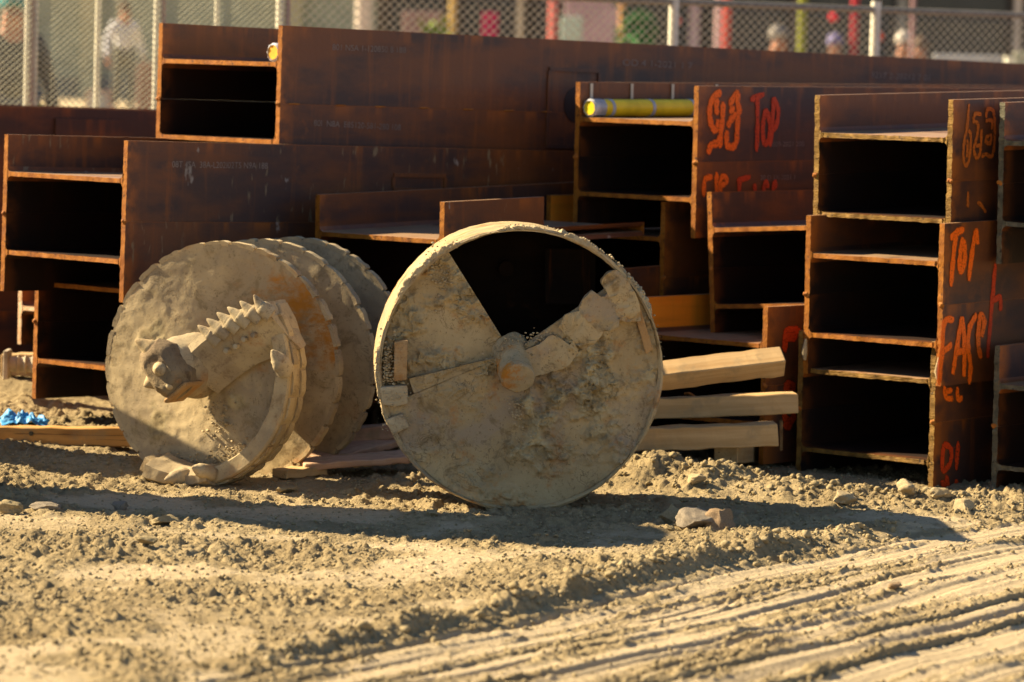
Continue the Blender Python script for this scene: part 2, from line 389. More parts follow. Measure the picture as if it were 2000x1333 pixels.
# ------------------------------------------------------------------ ground: one sheet, fine where it is seen close
RID_T = Vector((0.52, 0.854))                 # direction of the wheel tracks
def u_of(X, Y): return X * 0.854 - Y * 0.52
def height(X, Y):
    n1 = gnoise(X * 0.9, Y * 0.9, 3)
    base = 0.022 * fbm(X * 0.55, Y * 0.55, 11, 3)
    base = base + 0.20 * np.exp(-(((X + 2.3) / 0.9) ** 2 + ((Y - 18.0) / 1.1) ** 2)) + 0.05 * np.exp(-(((X + 1.8) / 0.5) ** 2 + ((Y - 16.6) / 0.35) ** 2))
    far = sstep(Y, 30.0, 55.0) * 0.75
    wx = X + 0.02 * gnoise(X * 9, Y * 9, 5) + 0.008 * gnoise(X * 31, Y * 31, 6)
    wy = Y + 0.02 * gnoise(X * 9 + 50, Y * 9, 7) + 0.008 * gnoise(X * 31 + 9, Y * 31, 8)
    u = u_of(X, Y) + 0.035 * gnoise(X * 0.7, Y * 0.7, 21)
    t = X * 0.52 + Y * 0.854
    track = sstep(u, -6.22, -6.08)            # right and front of the ridge the ground is tracked flat
    # rubble amount
    rub = 0.30 + 0.95 * sstep(gnoise(X * 1.7, Y * 1.7, 31) + 0.35 * gnoise(X * 5, Y * 5, 32), -0.35, 0.35)
    # streaks
    us = u + 0.012 * gnoise(t * 1.3, u * 3, 41)
    s1 = gnoise(us * 8.0, t * 0.08, 42); s2 = gnoise(us * 19, t * 0.15, 43); s3 = gnoise(us * 40, t * 0.5, 44)
    streak = s1 * 0.6 + s2 * 0.45 + 0.2 * s3
    loose = sstep(streak + 0.30 * gnoise(t * 2.2, u * 6, 45), -0.12, 0.22)
    R_ = rub * (1 - track) + track * (0.03 + 0.62 * loose * sstep(gnoise(t * 0.9, u * 5, 47), -0.8, 0.2))
    h = base + far
    h = h + track * (-0.018 + 0.016 * s1 + 0.014 * s2 + 0.005 * s3 - 0.016 * np.exp(-((s1 - 0.28) / 0.07) ** 2))
    # ridge pushed up along the edge of the tracks
    along = sstep(t, 8.6, 9.6) * (1 - sstep(t, 12.7, 13.4))
    rid = np.exp(-(((us + 6.24) / 0.075) ** 2)) * (0.75 + 0.5 * gnoise(t * 2.6, 0 * t + 3.3, 51))
    h = h + 0.060 * rid * along
    R_ = np.maximum(R_, 0.95 * np.exp(-(((us + 6.24) / 0.12) ** 2)) * along)
    # berm of clods in front of the stacks, behind the round bucket
    dx = (X - 0.55); lineY = 15.62 - 0.30 * dx
    berm = np.exp(-(((Y - lineY) / 0.22) ** 2)) * sstep(X, 0.28, 0.55) * (1 - sstep(X, 2.2, 3.0))
    bh = 0.135 - 0.095 * sstep(X, 0.55, 1.45)
    h = h + bh * berm * (0.85 + 0.4 * gnoise(X * 6, Y * 6, 61))
    R_ = np.maximum(R_, berm * 0.85)
    # churned earth at the left
    lft = np.exp(-(((X + 1.75) / 0.55) ** 2 + ((Y - 15.75) / 0.28) ** 2)); h = h + 0.05 * lft
    R_ = np.where(Y > 14.9, np.maximum(R_, 0.55), R_)
    R_ = R_ * (1 - sstep(Y, 19, 24)) + 0.05
    # clods
    cl = lumps(wx, wy, 0.19, 0.16, 0.02, 0.060, 71) * 0.7
    cl = np.maximum(cl, lumps(wx, wy, 0.085, 0.6, 0.010, 0.034, 75))
    cl = cl * 0.8 + lumps(wx, wy, 0.042, 0.85, 0.006, 0.019, 79) * 0.75
    gr = 0.0085 * fbm(X * 26, Y * 26, 83, 3, 0.6) + 0.010 * np.abs(gnoise(X * 8, Y * 8, 87))
    h = h + R_ * (cl * 0.95 + gr) + 0.0018 * gnoise(X * 60, Y * 60, 91)
    h = h + R_ * 0.018 * gnoise(X * 3.1, Y * 3.1, 93)
    pale = np.clip(1.08 - 1.30 * R_ + 0.25 * n1, 0, 1)
    return h, pale

def axis(lo, hi, step, outs):
    inner = np.arange(lo, hi + step * 0.5, step)
    a = [lo - d for d in outs][::-1]; b = [inner[-1] + d for d in outs]
    return np.concatenate([a, inner, b])
xs = axis(-2.5, 2.5, 0.0072, [0.03, 0.07, 0.13, 0.22, 0.35, 0.5, 0.7, 1.0, 1.5, 2.2, 3.2, 5, 8, 13, 22, 40, 80, 160, 320, 600])
ys = axis(10.2, 17.4, 0.0098, [0.03, 0.07, 0.13, 0.22, 0.35, 0.5, 0.7, 1.0, 1.5, 2.2, 3.2, 5, 8, 13, 22, 40, 80, 160, 320, 700])
GX, GY = np.meshgrid(xs, ys)
GZ, GP = height(GX, GY)
def grid_mesh(name, co, nx, ny, mat_, attrs=None, wrap=False):
    me = bpy.data.meshes.new(name)
    idx = np.arange(nx * ny).reshape(ny, nx)
    q = np.stack([idx[:-1, :-1], idx[:-1, 1:], idx[1:, 1:], idx[1:, :-1]], -1).reshape(-1, 4)
    me.vertices.add(nx * ny); me.vertices.foreach_set('co', np.ascontiguousarray(co, dtype=np.float32).ravel())
    me.loops.add(q.size); me.loops.foreach_set('vertex_index', q.ravel().astype(np.int32))
    me.polygons.add(len(q)); me.polygons.foreach_set('loop_start', np.arange(0, q.size, 4, dtype=np.int32))
    me.polygons.foreach_set('use_smooth', np.ones(len(q), dtype=bool))
    me.update(calc_edges=True); me.validate()
    for k, a in (attrs or {}).items():
        at = me.attributes.new(k, 'FLOAT', 'POINT'); at.data.foreach_set('value', np.ascontiguousarray(a, dtype=np.float32).ravel())
    me.materials.append(mat_)
    return me
gme = grid_mesh('ground', np.stack([GX, GY, GZ], -1), len(xs), len(ys), M['ground'], {'pale': GP})
tag(link('ground', gme), kind='structure')
def gz(x, y):
    h, _ = height(np.array([[float(x)]]), np.array([[float(y)]])); return float(h[0, 0])

def rock_mesh(name, seed, sub=2, flat=0.7, rough=0.25, mat_=None, facets=5):
    rnd = random.Random(seed)
    bm = bmesh.new(); bmesh.ops.create_icosphere(bm, subdivisions=sub, radius=1.0)
    planes = [(Vector((rnd.gauss(0, 1), rnd.gauss(0, 1), rnd.gauss(0, 1))).normalized(), rnd.uniform(0.42, 0.85)) for _ in range(facets + 5)]
    off = [Vector((rnd.uniform(-9, 9), rnd.uniform(-9, 9), rnd.uniform(-9, 9))) for _ in range(2)]
    from mathutils import noise as mn
    sx, sy = rnd.uniform(0.8, 1.25), rnd.uniform(0.75, 1.1)
    for v in bm.verts:
        p = v.co.copy()
        for nrm, d in planes:
            k = p.dot(nrm)
            if k > d: p -= nrm * (k - d)
        p *= 1 + rough * (mn.noise(p * 1.6 + off[0]) + 0.5 * mn.noise(p * 4 + off[1]))
        v.co = Vector((p.x * sx, p.y * sy, p.z * flat))
    me = bpy.data.meshes.new(name); bm.to_mesh(me); bm.free()
    fix(me, 38 if sub > 1 else None)
    if mat_: me.materials.append(mat_)
    return me

def scatter(name, pts, sizes, seed, mat_, parent=None, nvar=8, sub=1):
    """many small loose pieces joined into one mesh"""
    vars_ = []
    for k in range(nvar):
        me = rock_mesh('tmp', seed + k, sub=sub, flat=0.75, rough=0.3)
        v = np.array([p.co[:] for p in me.vertices]); f = np.array([p.vertices[:] for p in me.polygons])
        vars_.append((v, f)); bpy.data.meshes.remove(me)
    rng = np.random.default_rng(seed); V = []; F = []; b = 0
    for p, s in zip(pts, sizes):
        v, f = vars_[rng.integers(nvar)]
        a = rng.uniform(0, 6.283); c, sn = math.cos(a), math.sin(a)
        w = np.stack([v[:, 0] * c - v[:, 1] * sn, v[:, 0] * sn + v[:, 1] * c, v[:, 2]], -1) * s
        V.append(w + np.array(p)); F.append(f + b); b += len(v)
    V = np.concatenate(V); F = np.concatenate(F)
    me = bpy.data.meshes.new(name)
    me.vertices.add(len(V)); me.vertices.foreach_set('co', V.astype(np.float32).ravel())
    me.loops.add(F.size); me.loops.foreach_set('vertex_index', F.ravel().astype(np.int32))
    me.polygons.add(len(F)); me.polygons.foreach_set('loop_start', np.arange(0, F.size, 3, dtype=np.int32))
    me.update(calc_edges=True); me.materials.append(mat_)
    return link(name, me, parent)

rng = np.random.default_rng(4)
n_st = 60000
sy_ = 10.4 + 6.2 * rng.uniform(0, 1, n_st) ** 1.15; sx_ = rng.uniform(-0.145, 0.145, n_st) * sy_
sh_, sp_ = height(sx_[None, :], sy_[None, :]); sh_, sp_ = sh_[0], sp_[0]
keep = rng.uniform(0, 1, n_st) < np.clip(1.05 - 1.10 * sp_, 0.015, 1)
sx_, sy_, sh_ = sx_[keep], sy_[keep], sh_[keep]
ssz = 0.0024 + 0.010 * rng.uniform(0, 1, len(sx_)) ** 5
tag(scatter('gravel', np.stack([sx_, sy_, sh_ + ssz * 0.25], -1), ssz, 100, M['stone']), 'loose tan gravel and crumbs strewn over the dirt', None, None, 'stuff')
# clods heaped on the berm
nb = 1500
bx = rng.uniform(0.35, 2.3, nb); by = 15.62 - 0.30 * (bx - 0.55) + rng.normal(0, 0.14, nb)
bh_, _ = height(bx[None, :], by[None, :])
bs = 0.003 + 0.019 * rng.uniform(0, 1, nb) ** 5
tag(scatter('rubble', np.stack([bx, by, bh_[0] + bs * 0.3], -1), bs, 140, M['stone'], sub=2), 'crumbled pale clods along the foot of the beam stacks', None, None, 'stuff')
nb = 500
tt = rng.uniform(8.8, 13.0, nb); uu = -6.24 + rng.normal(0, 0.05, nb)
bx = uu * 0.854 + tt * 0.52; by = -uu * 0.52 + tt * 0.854
bh_, _ = height(bx[None, :], by[None, :])
bs = 0.005 + 0.018 * rng.uniform(0, 1, nb) ** 3
tag(scatter('ridge_clods', np.stack([bx, by, bh_[0] + bs * 0.3], -1), bs, 160, M['stone'], sub=2), 'small clods along the ridge beside the wheel tracks', None, None, 'stuff')

ROCKS = [  # px, py (bottom centre), Y, size, flat, material, label
    (1312, 1016, 14.36, 0.072, 0.75, 'stone', 'rough tan rock, leftmost of the three lying in the bucket shadow'),
    (1356, 1032, 14.20, 0.085, 0.72, 'stone_grey', 'large grey rock with a flat face, middle of the three in the shadow'),
    (1410, 1032, 14.18, 0.068, 0.78, 'stone_brown', 'rounded brown rock, rightmost of the three lying in the shadow'),
    (1309, 1031, 14.12, 0.026, 0.6, 'stone', 'small bright pointed stone below the gap of the rock trio'),
    (95, 1012, 14.15, 0.070, 0.26, 'stone_grey', 'flat pale slab of stone lying at the left of the long shadow'),
    (325, 1030, 13.9, 0.075, 0.42, 'stone', 'tan wedge shaped rock on the near edge of the long shadow'),
    (232, 1003, 14.3, 0.044, 0.6, 'stone_grey', 'grey stone inside the long shadow left of the tan wedge rock'),
    (15, 1012, 14.1, 0.06, 0.5, 'stone', 'rounded rock at the left edge beside the flat slab'),
    (560, 942, 15.1, 0.045, 0.5, 'stone', 'small rock just in front of the helical auger rim'),
    (1775, 975, 15.25, 0.05, 0.75, 'mud', 'upright clod at the foot of the spray marked stack'),
    (1840, 978, 15.2, 0.06, 0.6, 'mud', 'wide pale clod at the stack foot below the lowest orange marks'),
    (1880, 990, 15.05, 0.045, 0.75, 'mud', 'pale round clod right of the wide clod at the stack foot'),
    (1645, 975, 15.1, 0.055, 0.65, 'mud', 'pale clod in front of the dark opening of the tall stack'),
    (1360, 945, 15.3, 0.045, 0.6, 'mud', 'pale clod on the berm just right of the round bucket'),
    (1750, 1165, 12.75, 0.030, 0.6, 'stone_brown', 'dark brown stone lying alone on the pale wheel tracks'),
    (285, 1080, 13.1, 0.045, 0.4, 'stone', 'low stone half sunk in the rubble below the tan wedge rock'),
    (840, 1008, 14.35, 0.040, 0.4, 'stone', 'low pale stone beside the lower left edge of the bucket'),
]
for k, (px_, py_, Y, s, fl, m_, lb) in enumerate(ROCKS):
    p = survey(px_, py_, Y)
    o = link('rock' if m_ != 'mud' else 'clod', rock_mesh('rock', 300 + k * 3, 4, fl, 0.22, M[m_], 5), None, (p.x, Y, gz(p.x, Y) + s * fl * 0.55), (0, 0, k * 1.3))
    o.scale = (s, s, s)
    tag(o, lb, 'rock' if m_ != 'mud' else 'clod of earth', 'rocks lying on the dirt' if m_ != 'mud' else 'clods at the stack foot')
# ------------------------------------------------------------------ steel beams (two H sections welded tip to tip = one thing)
HF, TF, TW = 0.337, 0.025, 0.019
def flange_mesh(L, h, jag, seed, mats, tf=TF, top=False):
    rnd = random.Random(seed)
    nz = 34; xs_ = [0.0, 0.012, 0.06, 0.3, 1.0, 3.0, L * 0.6, L] if L > 4 else [0.0, 0.012, 0.06, L * 0.5, L]
    mb = MB(); nx = len(xs_)
    wav = [rnd.uniform(-1, 1) for _ in range(nz + 1)]
    def jit(k): return jag * (0.55 * rnd.uniform(-1, 1) + 0.6 * (wav[k] + wav[max(0, k - 1)] + wav[min(nz, k + 1)]) / 3)
    idx = {}
    for k in range(nz + 1):
        z = 0.0003 + (h - 0.0006) * k / nz
        jz = [jit(k), jit(k)]
        for s, y in ((0, 0.0), (1, tf)):
            for i, x in enumerate(xs_):
                xx = x + (jz[s] if i == 0 else 0)
                yy = y + (jag * 0.35 * rnd.uniform(-1, 1) if i == 0 else 0)
                idx[(k, s, i)] = len(mb.v); mb.v.append((xx, yy, z))
    for k in range(nz):
        for i in range(nx - 1):
            a, b, c, d = idx[(k, 0, i)], idx[(k, 0, i + 1)], idx[(k + 1, 0, i + 1)], idx[(k + 1, 0, i)]
            mb.f.append((a, b, c, d)); mb.mi.append(0)
            a, b, c, d = idx[(k, 1, i)], idx[(k + 1, 1, i)], idx[(k + 1, 1, i + 1)], idx[(k, 1, i + 1)]
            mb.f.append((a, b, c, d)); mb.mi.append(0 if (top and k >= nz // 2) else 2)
        mb.f.append((idx[(k, 0, 0)], idx[(k + 1, 0, 0)], idx[(k + 1, 1, 0)], idx[(k, 1, 0)])); mb.mi.append(1)
        mb.f.append((idx[(k, 0, nx - 1)], idx[(k, 1, nx - 1)], idx[(k + 1, 1, nx - 1)], idx[(k + 1, 0, nx - 1)])); mb.mi.append(1)
    for k in (0, nz):
        for i in range(nx - 1):
            mb.f.append((idx[(k, 0, i)], idx[(k, 1, i)], idx[(k, 1, i + 1)], idx[(k, 0, i + 1)])); mb.mi.append(0)
    return mb.mesh('flange', mats, 30)
def mirror_y(me):
    for v in me.vertices: v.co.y = -v.co.y
    fix(me, 30); return me
def web_mesh(L, D, jag, seed, mats, tw=TW, tf=TF, r=0.022):
    rnd = random.Random(seed); mb = MB()
    ysn = []
    for k in range(6): ysn.append((tf + r * (1 - math.cos(k / 5 * math.pi / 2)), None))
    ysl = [tf + r * (k / 5) for k in range(6)]
    mid = [tf + r + (D - 2 * tf - 2 * r) * k / 40 for k in range(1, 40)]
    yy = ysl + mid + [D - y for y in ysl[::-1]]
    def half(y):
        d = min(y - tf, D - tf - y)
        if d >= r: return tw / 2
        return tw / 2 + r - math.sqrt(max(0, r * r - (r - d) ** 2))
    xs_ = [0.0, 0.012, 0.08, 0.4, 1.2, 3.0, L * 0.6, L] if L > 4 else [0.0, 0.012, 0.08, L * 0.5, L]; nx = len(xs_); idx = {}
    for k, y in enumerate(yy):
        for s, sg in ((0, -1), (1, 1)):
            for i, x in enumerate(xs_):
                j = jag * rnd.uniform(-1, 1) if i == 0 else 0
                jz = jag * 0.35 * rnd.uniform(-1, 1) if i == 0 else 0
                idx[(k, s, i)] = len(mb.v); mb.v.append((x + j, y, sg * half(y) + jz))
    nk = len(yy)
    for k in range(nk - 1):
        for i in range(nx - 1):
            mb.f.append((idx[(k, 1, i)], idx[(k, 1, i + 1)], idx[(k + 1, 1, i + 1)], idx[(k + 1, 1, i)])); mb.mi.append(0)
            mb.f.append((idx[(k, 0, i)], idx[(k + 1, 0, i)], idx[(k + 1, 0, i + 1)], idx[(k, 0, i + 1)])); mb.mi.append(0)
        for i in (0, nx - 1):
            mb.f.append((idx[(k, 0, i)], idx[(k, 1, i)], idx[(k + 1, 1, i)], idx[(k + 1, 0, i)])); mb.mi.append(1)
    return mb.mesh('web', mats, 35)

BEAM_GROUP = 'rusty steel beams stacked in the yard'
def beam(label, corner, yaw, D, n=2, L=12.0, pitch=0.0, roll=0.0, mat_='steel', cut='cut', jag=0.002, inner=None, right_len=None, web_len=None, tacks=0, seed=1, left_mat=None):
    """corner = world point of the top outer corner of the right-hand flange at the near end"""
    ax = Vector((math.sin(yaw) * math.cos(pitch), math.cos(yaw) * math.cos(pitch), math.sin(pitch)))
    left = Vector((-math.cos(yaw), math.sin(yaw), 0))
    left = (left - Vector((0, 0, 1)) * math.tan(roll)).normalized()
    left = (left - ax * left.dot(ax)).normalized()
    up = ax.cross(left)
    m = Matrix((ax, left, up)).transposed().to_4x4()
    org = Vector(corner) - up * (n * HF)
    m.translation = org
    t = thing('steel_beam', label, 'steel beam', group=BEAM_GROUP, matrix=m)
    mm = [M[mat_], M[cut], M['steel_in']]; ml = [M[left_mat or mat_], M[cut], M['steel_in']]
    for k in range(n):
        rl = right_len if (right_len and k == n - 1) else L
        link('flange', flange_mesh(rl, HF, jag, seed * 31 + k, mm, top=(k == n - 1)), t, (0, 0, k * HF))
        fl = mirror_y(flange_mesh(L, HF, jag, seed * 37 + k, ml, top=(k == n - 1)))
        link('flange', fl, t, (0, D, k * HF))
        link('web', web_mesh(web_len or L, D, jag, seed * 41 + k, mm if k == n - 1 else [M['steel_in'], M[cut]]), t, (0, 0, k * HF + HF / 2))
    rnd = random.Random(seed)
    for k in range(1, n):
        mb = MB()
        for yy in (0.0, D):
            for q in range(4):
                c = (rnd.uniform(-0.004, 0.004), yy + (0.008 if yy == 0 else -0.008) + rnd.uniform(-0.008, 0.008), k * HF + rnd.uniform(-0.006, 0.006))
                mb.tube([(c[0] - 0.006, c[1], c[2]), (c[0], c[1], c[2]), (c[0] + 0.008, c[1], c[2])], [0.004, 0.010, 0.003], 6)
        link('end_weld', mb.mesh('end_weld', M['weld'], 60), t)
        tk = None
        for q in range(tacks):
            if tk is None:
                mb = MB(); mb.tube([(-0.035, 0, 0), (-0.02, -0.003, 0), (0.02, -0.003, 0), (0.035, 0, 0)], [0.001, 0.0035, 0.0035, 0.001], 8)
                tk = mb.mesh('tack_weld', M['weld'], 60)
            link('tack_weld', tk, t, (0.10 + 0.27 * q + rnd.uniform(-0.03, 0.03), -0.001, k * HF))
    t['_m'] = [c for row in m for c in row]
    BM[t.name] = (m, n, D)
    return t
BM = {}
def on_face(b, px, py, y=0.0):
    """(x, z) on the outer face of a beam's right flange where the photo shows (px, py)"""
    mi = BM[b.name][0].inverted(); o, d = ray(px, py)
    o = mi @ o; d = mi.to_3x3() @ d
    k = (y - o.y) / d.y; p = o + d * k
    return p.x, p.z
def spray(b, strokes, mat_, width, name='spray_marking', y=-0.0022, taper=True):
    """strokes: lists of photo points; each becomes a soft-edged ribbon of paint on the flange face"""
    V, F, E = [], [], []
    for s in strokes:
        w = width
        if isinstance(s, tuple): w, s = s
        p = [Vector(on_face(b, *q)) for q in s]
        # resample (Catmull-Rom)
        P = []
        for i in range(len(p) - 1):
            p0 = p[max(i - 1, 0)]; p1 = p[i]; p2 = p[i + 1]; p3 = p[min(i + 2, len(p) - 1)]
            for k in range(5):
                u = k / 5
                P.append(0.5 * ((2 * p1) + (p2 - p0) * u + (2 * p0 - 5 * p1 + 4 * p2 - p3) * u * u + (3 * p1 - p0 - 3 * p2 + p3) * u ** 3))
        P.append(p[-1])
        d0 = (P[0] - P[1]).normalized(); d1 = (P[-1] - P[-2]).normalized()
        P = [P[0] + d0 * w * 0.6] + P + [P[-1] + d1 * w * 0.6]
        b0 = len(V)
        for i, q in enumerate(P):
            tdir = (P[min(i + 1, len(P) - 1)] - P[max(i - 1, 0)]).normalized(); nn = Vector((-tdir.y, tdir.x))
            e = 0.0 if i in (0, len(P) - 1) else 1.0
            wj = w * (1 + 0.22 * math.sin(i * 1.7 + len(strokes)) * math.sin(i * 0.6 + 1)) * (0.75 if i in (0, 1, len(P) - 1, len(P) - 2) else 1)
            for side, ev in ((-1, 0.0), (-0.5, 0.75 * e), (0, e), (0.5, 0.75 * e), (1, 0.0)):
                r = q + nn * side * wj * 1.08
                V.append((r.x, y - 0.0004 * (len(V) % 3), r.y)); E.append(ev)
        for i in range(len(P) - 1):
            for k in range(4):
                a = b0 + i * 5 + k; F.append((a, a + 1, a + 6, a + 5))
        y -= 0.0006
    me = bpy.data.meshes.new(name); me.from_pydata(V, [], F); me.materials.append(mat_)
    at = me.attributes.new('edge', 'FLOAT', 'POINT'); at.data.foreach_set('value', E)
    return link(name, me, b)
def stencil(b, text, p0, p1, h, name='mill_stencil'):
    """small row of dot-printed mill characters from p0 to p1 (photo points)"""
    x0, z0 = on_face(b, *p0); x1, z1 = on_face(b, *p1)
    cu = bpy.data.curves.new('t', 'FONT'); cu.body = text; cu.size = 1.0
    o = bpy.data.objects.new('t', cu); COL.objects.link(o)
    dg = bpy.context.evaluated_depsgraph_get(); me = bpy.data.meshes.new_from_object(o.evaluated_get(dg))
    bpy.data.objects.remove(o); bpy.data.curves.remove(cu)
    co = np.array([v.co[:] for v in me.vertices]); w = co[:, 0].max(); hh = co[:, 1].max()
    ax_ = Vector((x1 - x0, 0, z1 - z0)); up_ = Vector((0, 0, 1))
    for v in me.vertices:
        q = Vector((x0, -0.0018, z0)) + ax_ * (v.co.x / w) + up_ * (v.co.y / hh * h); v.co = q
    me.materials.clear(); me.materials.append(M['stencil']); me.name = name
    return link(name, me, b)
Z6 = lambda pts: [(1340 + x / 5.554, 150 + y / 5.554) for x, y in pts]
Z7 = lambda pts: [(1780 + x / 4.445, 180 + y / 4.445) for x, y in pts]
Z8 = lambda pts: [(1780 + x / 2.38, 420 + y / 2.38) for x, y in pts]
ZB = lambda pts: [(1250 + x / 3.92, 560 + y / 3.92) for x, y in pts]

# --- left stack
b1 = beam('rust orange edged beam on top of the left stack, its long brown side crossing the whole yard', survey(552, 50, 16.65), R(43), 0.80, pitch=-0.0116, mat_='steel_rusty', tacks=8, seed=1, L=14)
stencil(b1, '80I  N8A  E85120-581-280 108', (612, 246), (782, 255), 0.026)
stencil(b1, '801 NSA 1-120850 8 188', (648, 98), (792, 104), 0.026)
stencil(b1, 'OD 4 1-2021 1 7', (1215, 128), (1352, 135), 0.03)
stencil(b1, '8217 2-20212 7 01', (1700, 152), (1815, 158), 0.03)
def face_plate(b, name, x0y0, x1y1, hole_disc=None):
    (xa, za), (xb, zb) = on_face(b, *x0y0), on_face(b, *x1y1)
    za, zb = max(za, zb), min(za, zb); w = 0.018
    mb = MB()
    mb.box(((xa + xb) / 2, -0.003, za), (xb - xa, 0.010, w)); mb.box(((xa + xb) / 2, -0.003, zb), (xb - xa, 0.010, w))
    mb.box((xa, -0.003, (za + zb) / 2), (w, 0.009, za - zb - w)); mb.box((xb, -0.003, (za + zb) / 2), (w, 0.009, za - zb - w))
    link(name, mb.mesh(name, M['steel_rusty']), b)
    if hole_disc:
        xh, zh = on_face(b, *hole_disc[0]); r = hole_disc[1]
        mb = MB(); mb.tube([(xh, -0.002, zh), (xh, 0.001, zh)], r, 24); link('hole_disc', mb.mesh('hole_disc', M['steel_in'], 40), b)  # flat disc, the shade of the opening painted near-black
face_plate(b1, 'plate_outline', (1072, 135), (1164, 288), ((1125, 205), 0.085))
b2 = beam('beam with pale cement streaks and a row of mill characters, second in the left stack under the topmost', survey(250, 275, 15.95), R(43), 0.80, pitch=-0.0137, mat_='steel_splash', seed=2, L=13)
stencil(b2, '08T 4SA  38A-L202I02T5 N9A 188', (335, 327), (522, 330), 0.026)
face_plate(b2, 'bracket_outline', (768, 342), (868, 372))
b3 = beam('lowest beam of the left stack, open end half hidden behind the helical auger', survey(309, 498, 16.22), R(43), 0.80, pitch=-0.012, mat_='steel_rusty', seed=3)
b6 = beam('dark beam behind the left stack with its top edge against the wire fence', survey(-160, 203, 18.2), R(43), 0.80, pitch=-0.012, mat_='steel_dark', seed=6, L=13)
link('cover_plate', (lambda mb: (mb.box((1.05, -0.008, HF * 1.55), (0.42, 0.012, 0.20)), mb.mesh('cover_plate', M['steel_rusty']))[1])(MB()), b6)
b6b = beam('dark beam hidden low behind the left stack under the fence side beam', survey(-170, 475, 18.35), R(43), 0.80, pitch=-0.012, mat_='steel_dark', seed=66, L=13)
b5 = beam('short flanged beam end coloured sunlit pale, standing behind the lowest beam of the left stack', survey(262, 550, 17.07), R(43), 0.80, n=1, mat_='steel_rusty', cut='cut_sunlit', seed=5, L=6)
# --- centre low beam with the blue-lit web
b7 = beam('low beam behind the two drilling tools with a notched flange and splashes of cement over its bluish web', survey(868, 395, 16.04), R(39.5), 0.73, pitch=0.024, mat_='steel_splash', right_len=0.66, web_len=1.4, seed=7, L=9)
# --- middle stack
m1 = beam('beam carrying the yellow tube, sprayed with large orange figures and a faint red TOP', survey(1365, 168, 17.0), R(41), 0.710, pitch=0.009, seed=8, L=12)
m2 = beam('shaded beam set back under the one carrying the yellow tube, inner side with an orange bounce glow in its colour', survey(1300, 395, 17.18), R(41), 0.70, pitch=0.009, mat_='steel_dark', left_mat='steel_orange', seed=9, L=12)
b10 = beam('beam leaning sideways between the yellow tube beam and the tall stack', survey(1380, 375, 16.93) + Vector((math.cos(R(41)) * 0.70, -math.sin(R(41)) * 0.70, 0.047)), R(41), 0.70, pitch=0.006, roll=0.068, seed=10)
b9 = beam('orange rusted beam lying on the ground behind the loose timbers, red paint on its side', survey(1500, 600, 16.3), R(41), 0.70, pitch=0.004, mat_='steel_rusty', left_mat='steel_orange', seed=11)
# --- tall right stack
r1 = beam('topmost beam of the tall flame cut stack with outlined orange figures near its top corner', survey(1862, 195, 15.9), R(41), 0.709, pitch=0.026, cut='cut_rough', jag=0.004, seed=12)
r2 = beam('beam sprayed TOP and FACE in orange, middle of the tall stack', survey(1845, 437, 15.80), R(41), 0.709, pitch=0.022, cut='cut', jag=0.003, seed=13)
r3 = beam('bottom beam of the tall stack with smudged orange marks, standing in the rubble', survey(1829, 668, 15.85), R(41), 0.709, pitch=0.020, cut='cut_rough', jag=0.004, seed=14)
# --- stack at the right edge
ql = lambda px, py, Y: survey(px, py, Y) + Vector((math.cos(R(41)), -math.sin(R(41)), 0)) * 0.70
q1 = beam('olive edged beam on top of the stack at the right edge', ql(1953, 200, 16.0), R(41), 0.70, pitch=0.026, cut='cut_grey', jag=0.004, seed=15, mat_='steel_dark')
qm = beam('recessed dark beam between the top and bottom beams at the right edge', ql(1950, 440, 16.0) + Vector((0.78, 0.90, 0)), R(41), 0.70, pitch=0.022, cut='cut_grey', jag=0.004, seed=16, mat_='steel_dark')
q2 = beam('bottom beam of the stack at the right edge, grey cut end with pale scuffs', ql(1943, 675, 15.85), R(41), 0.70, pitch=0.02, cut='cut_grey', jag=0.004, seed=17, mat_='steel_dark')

# paint on the flanges
spray(m1, [Z6([(372, 175), (305, 210), (262, 300), (250, 400), (266, 510), (300, 575), (335, 560), (342, 480)]), Z6([(396, 290), (390, 450), (372, 600), (362, 755)]), Z6([(365, 640), (340, 720), (285, 730), (248, 770), (240, 825)]), Z6([(330, 250), (322, 340), (328, 400)])], M['spray'], 0.020)
spray(m1, [Z6([(562, 175), (515, 225), (470, 300)]), Z6([(556, 180), (556, 290), (572, 390), (520, 430), (480, 470), (450, 530)]), Z6([(555, 430), (548, 600), (535, 720), (490, 765), (440, 740), (432, 660), (440, 605)]), Z6([(470, 370), (510, 345)])], M['spray'], 0.020)
spray(m1, [Z6([(705, 245), (835, 195)]), Z6([(768, 230), (770, 500), (760, 800)]), Z6([(856, 365), (832, 480), (826, 620), (845, 730), (885, 690), (905, 560), (885, 420), (856, 365)]), Z6([(942, 240), (930, 500), (905, 745)]), Z6([(942, 240), (985, 330), (988, 450), (955, 560), (930, 560)])], M['spray_red'], 0.017)
spray(m1, [Z6([(188, 1290), (196, 1130), (250, 1088), (270, 1105)]), Z6([(325, 1050), (326, 1290)]), Z6([(366, 1300), (372, 1105), (432, 1100), (430, 1160)]), Z6([(372, 1180), (415, 1165)])], M['spray'], 0.016)
spray(m1, [Z6([(555, 1130), (685, 1090)]), Z6([(575, 1120), (570, 1290)]), Z6([(738, 1175), (742, 1290)]), Z6([(830, 1290), (850, 1145), (885, 1200)]), Z6([(925, 1290), (950, 1140), (965, 1200)])], M['spray_red'], 0.016)
stencil(m1, '8T N8S09-2021 200', (1478, 287), (1570, 286), 0.022)
stencil(m1, '20 D 3X-2021 1', (1484, 352), (1552, 351), 0.022)
